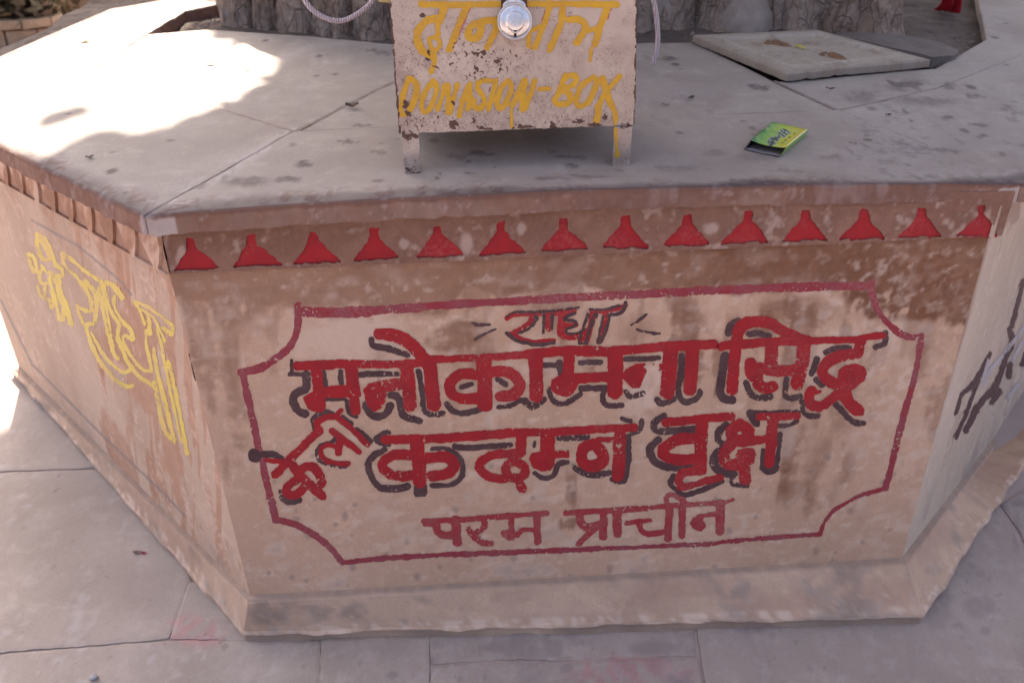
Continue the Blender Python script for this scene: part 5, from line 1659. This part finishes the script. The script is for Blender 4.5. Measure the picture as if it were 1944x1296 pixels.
# gravel in the pit
V, F = [], []
for _ in range(420):
    if rng.uniform() < .35: q = (rng.uniform(345, 420), rng.uniform(25, 56))
    else: q = (rng.uniform(640, 1850), rng.uniform(60, 120))
    p = SOIL.at(q, .006); r = rng.uniform(.003, .010)
    b0 = len(V)
    D = rng.normal(0, 1, (6, 3))*.25
    for d, e_ in zip([(1, 0, 0), (-1, 0, 0), (0, 1, 0), (0, -1, 0), (0, 0, .8), (0, 0, -.8)], D): V.append(p+(np.array(d)+e_)*r)
    F += [[b0+a, b0+b_, b0+c_] for a, b_, c_ in ((0, 2, 4), (2, 1, 4), (1, 3, 4), (3, 0, 4), (2, 0, 5), (1, 2, 5), (3, 1, 5), (0, 3, 5))]
tag(link("gravel", mesh("gravel", V, F, False), plain("gravel_stone", (.36, .28, .23), (.22, .17, .14), .9, 30)), "loose gravel and grit around the foot of the tree", "gravel", kind="stuff")

# red cloth by the trunk
def cloth():
    n, m = 34, 20
    c0 = SOIL.at((1800, 20), .02)
    s_ = 0.062
    V = []
    for j in range(m):
        for i in range(n):
            a, t = i/(n-1)-.5, j/(m-1)
            f = math.sin(a*26+t*2.5)*.010*(.4+t)+math.sin(a*11-t*3)*.012
            V.append(c0+np.array([a*s_*(1.15-.35*t)+f*.4, -f*1.2+.02*t*t-.01, s_*1.5*(1-t)+(fbm(np.array(a*5.), np.array(t*4.), 7, 2)-.5)*.02]))
    F = [[j*n+i, j*n+i+1, (j+1)*n+i+1, (j+1)*n+i] for j in range(m-1) for i in range(n-1)]
    o = link("red_cloth", mesh("red_cloth", V, F, True), plain("red_fabric", (.42, .01, .02), (.30, .008, .015), .8, 40, bs=.1))
    so_ = o.modifiers.new("thickness", 'SOLIDIFY'); so_.thickness = .002
    tag(o, "crumpled bright red cloth hung at the right foot of the tree", "cloth")
cloth()

DRYLEAF = plain("dry_brown_leaf", (.12, .085, .065), (.07, .05, .04), .7, 90)
PETAL = plain("yellow_petal", (.62, .42, .04), (.5, .34, .03), .6, 90)
def leaf(pl, q, L, Wd, ang, curl, mat, name, label, cat, group=None, off=.0015):
    u0, v0 = pl.uv(q)
    n = 9
    V = []
    for i in range(n):
        t = i/(n-1)
        w = Wd*math.sin(math.pi*min(1, t*1.02+.01))**.8*.5+.0002
        for sd in (-1, 0, 1):
            x, y = (t-.5)*L, sd*w
            z = off+curl*(abs(sd)*.6+(2*t-1)**2*.6)*L*.35+.0012*math.sin(t*9+sd)
            V.append(pl.p3(u0+x*math.cos(ang)-y*math.sin(ang), v0+x*math.sin(ang)+y*math.cos(ang), z))
    F = []
    for i in range(n-1):
        for k in (0, 1): F.append([i*3+k, i*3+k+1, (i+1)*3+k+1, (i+1)*3+k])
    o = link(name, mesh(name, V, F, True), mat)
    so_ = o.modifiers.new("thickness", 'SOLIDIFY'); so_.thickness = .0006
    return tag(o, label, cat, group)
leaf(TOP, (669, 204), .030, .022, .1, .75, DRYLEAF, "fallen_leaf", "dark curled leaf on the platform left of the donation box", "leaf")
leaf(TOP, (1312, 187), .024, .011, .7, .3, DRYLEAF, "fallen_leaf", "thin dry leaf on the slab right of the donation box", "leaf")
leaf(TOP, (1264, 200), .020, .009, -.5, .1, plain("tan_leaf", (.26, .19, .15), (.2, .15, .12), .8), "fallen_leaf", "flat tan leaf close to the right side of the donation box", "leaf")
leaf(TOP, (1576, 170), .022, .008, -.3, .3, DRYLEAF, "dry_twig", "short dark twig in front of the marble slab", "twig")
leaf(TOP, (1686, 219), .014, .008, -.1, .2, DRYLEAF, "fallen_leaf", "small dark leaf near the right edge of the platform top", "leaf")
leaf(TOP, (171, 300), .016, .010, .3, .4, DRYLEAF, "fallen_leaf", "tiny brown leaf on the left slab near the sunlit patch", "leaf")
leaf(TOP, (400, 122), .030, .014, .1, .2, plain("ochre_leaf", (.36, .27, .12), (.28, .2, .1), .8), "fallen_leaf", "larger ochre leaf in the sunlit patch", "leaf")
leaf(TOP, (470, 134), .016, .010, .1, .2, DRYLEAF, "fallen_leaf", "small leaf near the edge of the sunlit patch", "leaf")
leaf(TOP, (162, 79), .036, .018, .1, .2, plain("ochre_leaf", (.36, .27, .12), (.28, .2, .1), .8), "fallen_leaf", "ochre leaf on the far left sunlit slab", "leaf")
leaf(GND, (262, 1049), .026, .011, -.05, .3, plain("brown_petal", (.20, .13, .11), (.14, .09, .08), .8), "wilted_petal", "wilted brown petal on the paving left of the platform", "petal")
leaf(GND, (274, 1050), .012, .009, .1, .4, plain("pink_petal", (.40, .04, .09), (.28, .03, .06), .6), "pink_petal", "small pink petal on the paving beside a brown one", "petal")
p = GND.at((178, 1287)); stone_blob("pebble", p+np.array([0, 0, .004]), (.010, .008, .006), plain("grey_pebble", (.36, .34, .34), (.28, .26, .26), .8), 9, "small grey pebble on the paving at the bottom left", "pebble", n=8)
for k, q in enumerate([(657, 62), (1266, 44), (1300, 78), (1318, 80), (1290, 40)]):
    leaf(SOIL if k != 3 else TOP, q, .020, .014, .4*k, .3, PETAL, "yellow_petal", "yellow flower petal lying on the soil by the trunk", "petal", "yellow petals on the soil")
for k, q in enumerate([(1512, 88), (1517, 90), (1524, 92), (1529, 93), (1519, 87)]):
    leaf(SLABP, q, .014, .009, .7*k, .2, plain("lemon_petal", (.70, .62, .10), (.6, .5, .08), .6), "lemon_petal", "lemon yellow petal scattered on the marble footprint slab", "petal", "lemon petals on the marble slab", off=.001)

# ------------------------------------------------------------------ behind, upper left: block planter with a shrub, a far stone block
BLK = stone_mat("tan_block_stone", (.42, .31, .22), (.33, .235, .17), big=5)
pl_root = empty("stone_planter", tuple(GND.at((20, 90))))
tag(pl_root, "low planter built of tan stone blocks beyond the platform at upper left", "planter")
cpt = GND.at((0, 66)); Rr = float(np.linalg.norm(GND.at((112, 66))-cpt))
ROUND = [(-.16, .055), (.055, .125)]
nblk = 12
for ring_, (z0, z1) in enumerate(ROUND):
    for k in range(nblk):
        a0 = 2*math.pi*(k+.5*ring_)/nblk; a1 = a0+2*math.pi/nblk*.965
        V = []
        for z in (z0+.004, z1):
            for r_ in (Rr-.22, Rr+(.03 if ring_ else 0)):
                for a in (a0, (a0+a1)/2, a1):
                    V.append((cpt[0]+r_*math.cos(a), cpt[1]+r_*math.sin(a), cpt[2]+z+rng.uniform(-.006, .006)))
        F = [[0, 1, 4, 3], [1, 2, 5, 4], [6, 9, 10, 7], [7, 10, 11, 8], [3, 4, 10, 9], [4, 5, 11, 10], [1, 0, 6, 7], [2, 1, 7, 8], [0, 3, 9, 6], [5, 2, 8, 11]]
        o = link("stone_block", mesh("stone_block", V, F, False), BLK, pl_root)
        bv = o.modifiers.new("bevel", 'BEVEL'); bv.width = .012; bv.segments = 2
V = [(cpt[0]+(Rr-.1)*math.cos(a), cpt[1]+(Rr-.1)*math.sin(a), cpt[2]+.10) for a in np.linspace(0, 2*math.pi, 40, endpoint=False)]
link("planter_soil", mesh("planter_soil", V, [list(range(40))], False), plain("planter_earth", (.15, .11, .085), (.09, .07, .055), .95, 20, bs=.8), pl_root)
sh = empty("shrub", (cpt[0]+.1, cpt[1], cpt[2]+.25))
tag(sh, "dark leafy shrub growing in the stone planter", "shrub")
for k in range(5):
    a = k*1.3; q0 = np.array([cpt[0]+Rr*.45*math.cos(a)+.15, cpt[1]+Rr*.35*math.sin(a), cpt[2]+.2])
    tube("stem", [q0, q0+np.array([.05*math.cos(a), .05*math.sin(a), .4]), q0+np.array([.2*math.cos(a), .2*math.sin(a), 1.0])], .07 if k < 2 else .03, BARK, sh, 8, 4)
P = np.stack([cpt[0]+.05+rng.normal(0, Rr*.40, 3200), cpt[1]+.05+rng.normal(0, Rr*.40, 3200), cpt[2]+.11+np.abs(rng.normal(0, .30, 3200))], 1)
Nn = rng.normal(0, 1, P.shape); Nn /= np.linalg.norm(Nn, axis=1)[:, None]
A = np.cross(Nn, rng.normal(0, 1, P.shape)); A /= np.linalg.norm(A, axis=1)[:, None]; B = np.cross(Nn, A)
V = np.stack([P-A*.05, P-B*.022, P+A*.05, P+B*.022], 1).reshape(-1, 3)
link("foliage", mesh("foliage", V, np.arange(len(V)).reshape(-1, 4).tolist(), False), plain("dusty_brown_leaf", (.13, .11, .06), (.10, .065, .045), .8, 6, bs=0), sh)
p = GND.at((150, 26)); V = []
for z in (0, .34):
    for x, y in ((-.28, 0), (.28, .05), (.26, .4), (-.3, .35)): V.append(p+np.array([x, y, z]))
o = link("stone_block", mesh("stone_block", V, [[0, 3, 2, 1], [4, 5, 6, 7], [0, 1, 5, 4], [1, 2, 6, 5], [2, 3, 7, 6], [3, 0, 4, 7]], False), BLK)
bv = o.modifiers.new("bevel", 'BEVEL'); bv.width = .03; bv.segments = 3
tag(o, "single pale stone block standing on the ground beyond the sunlit slab", "stone block")
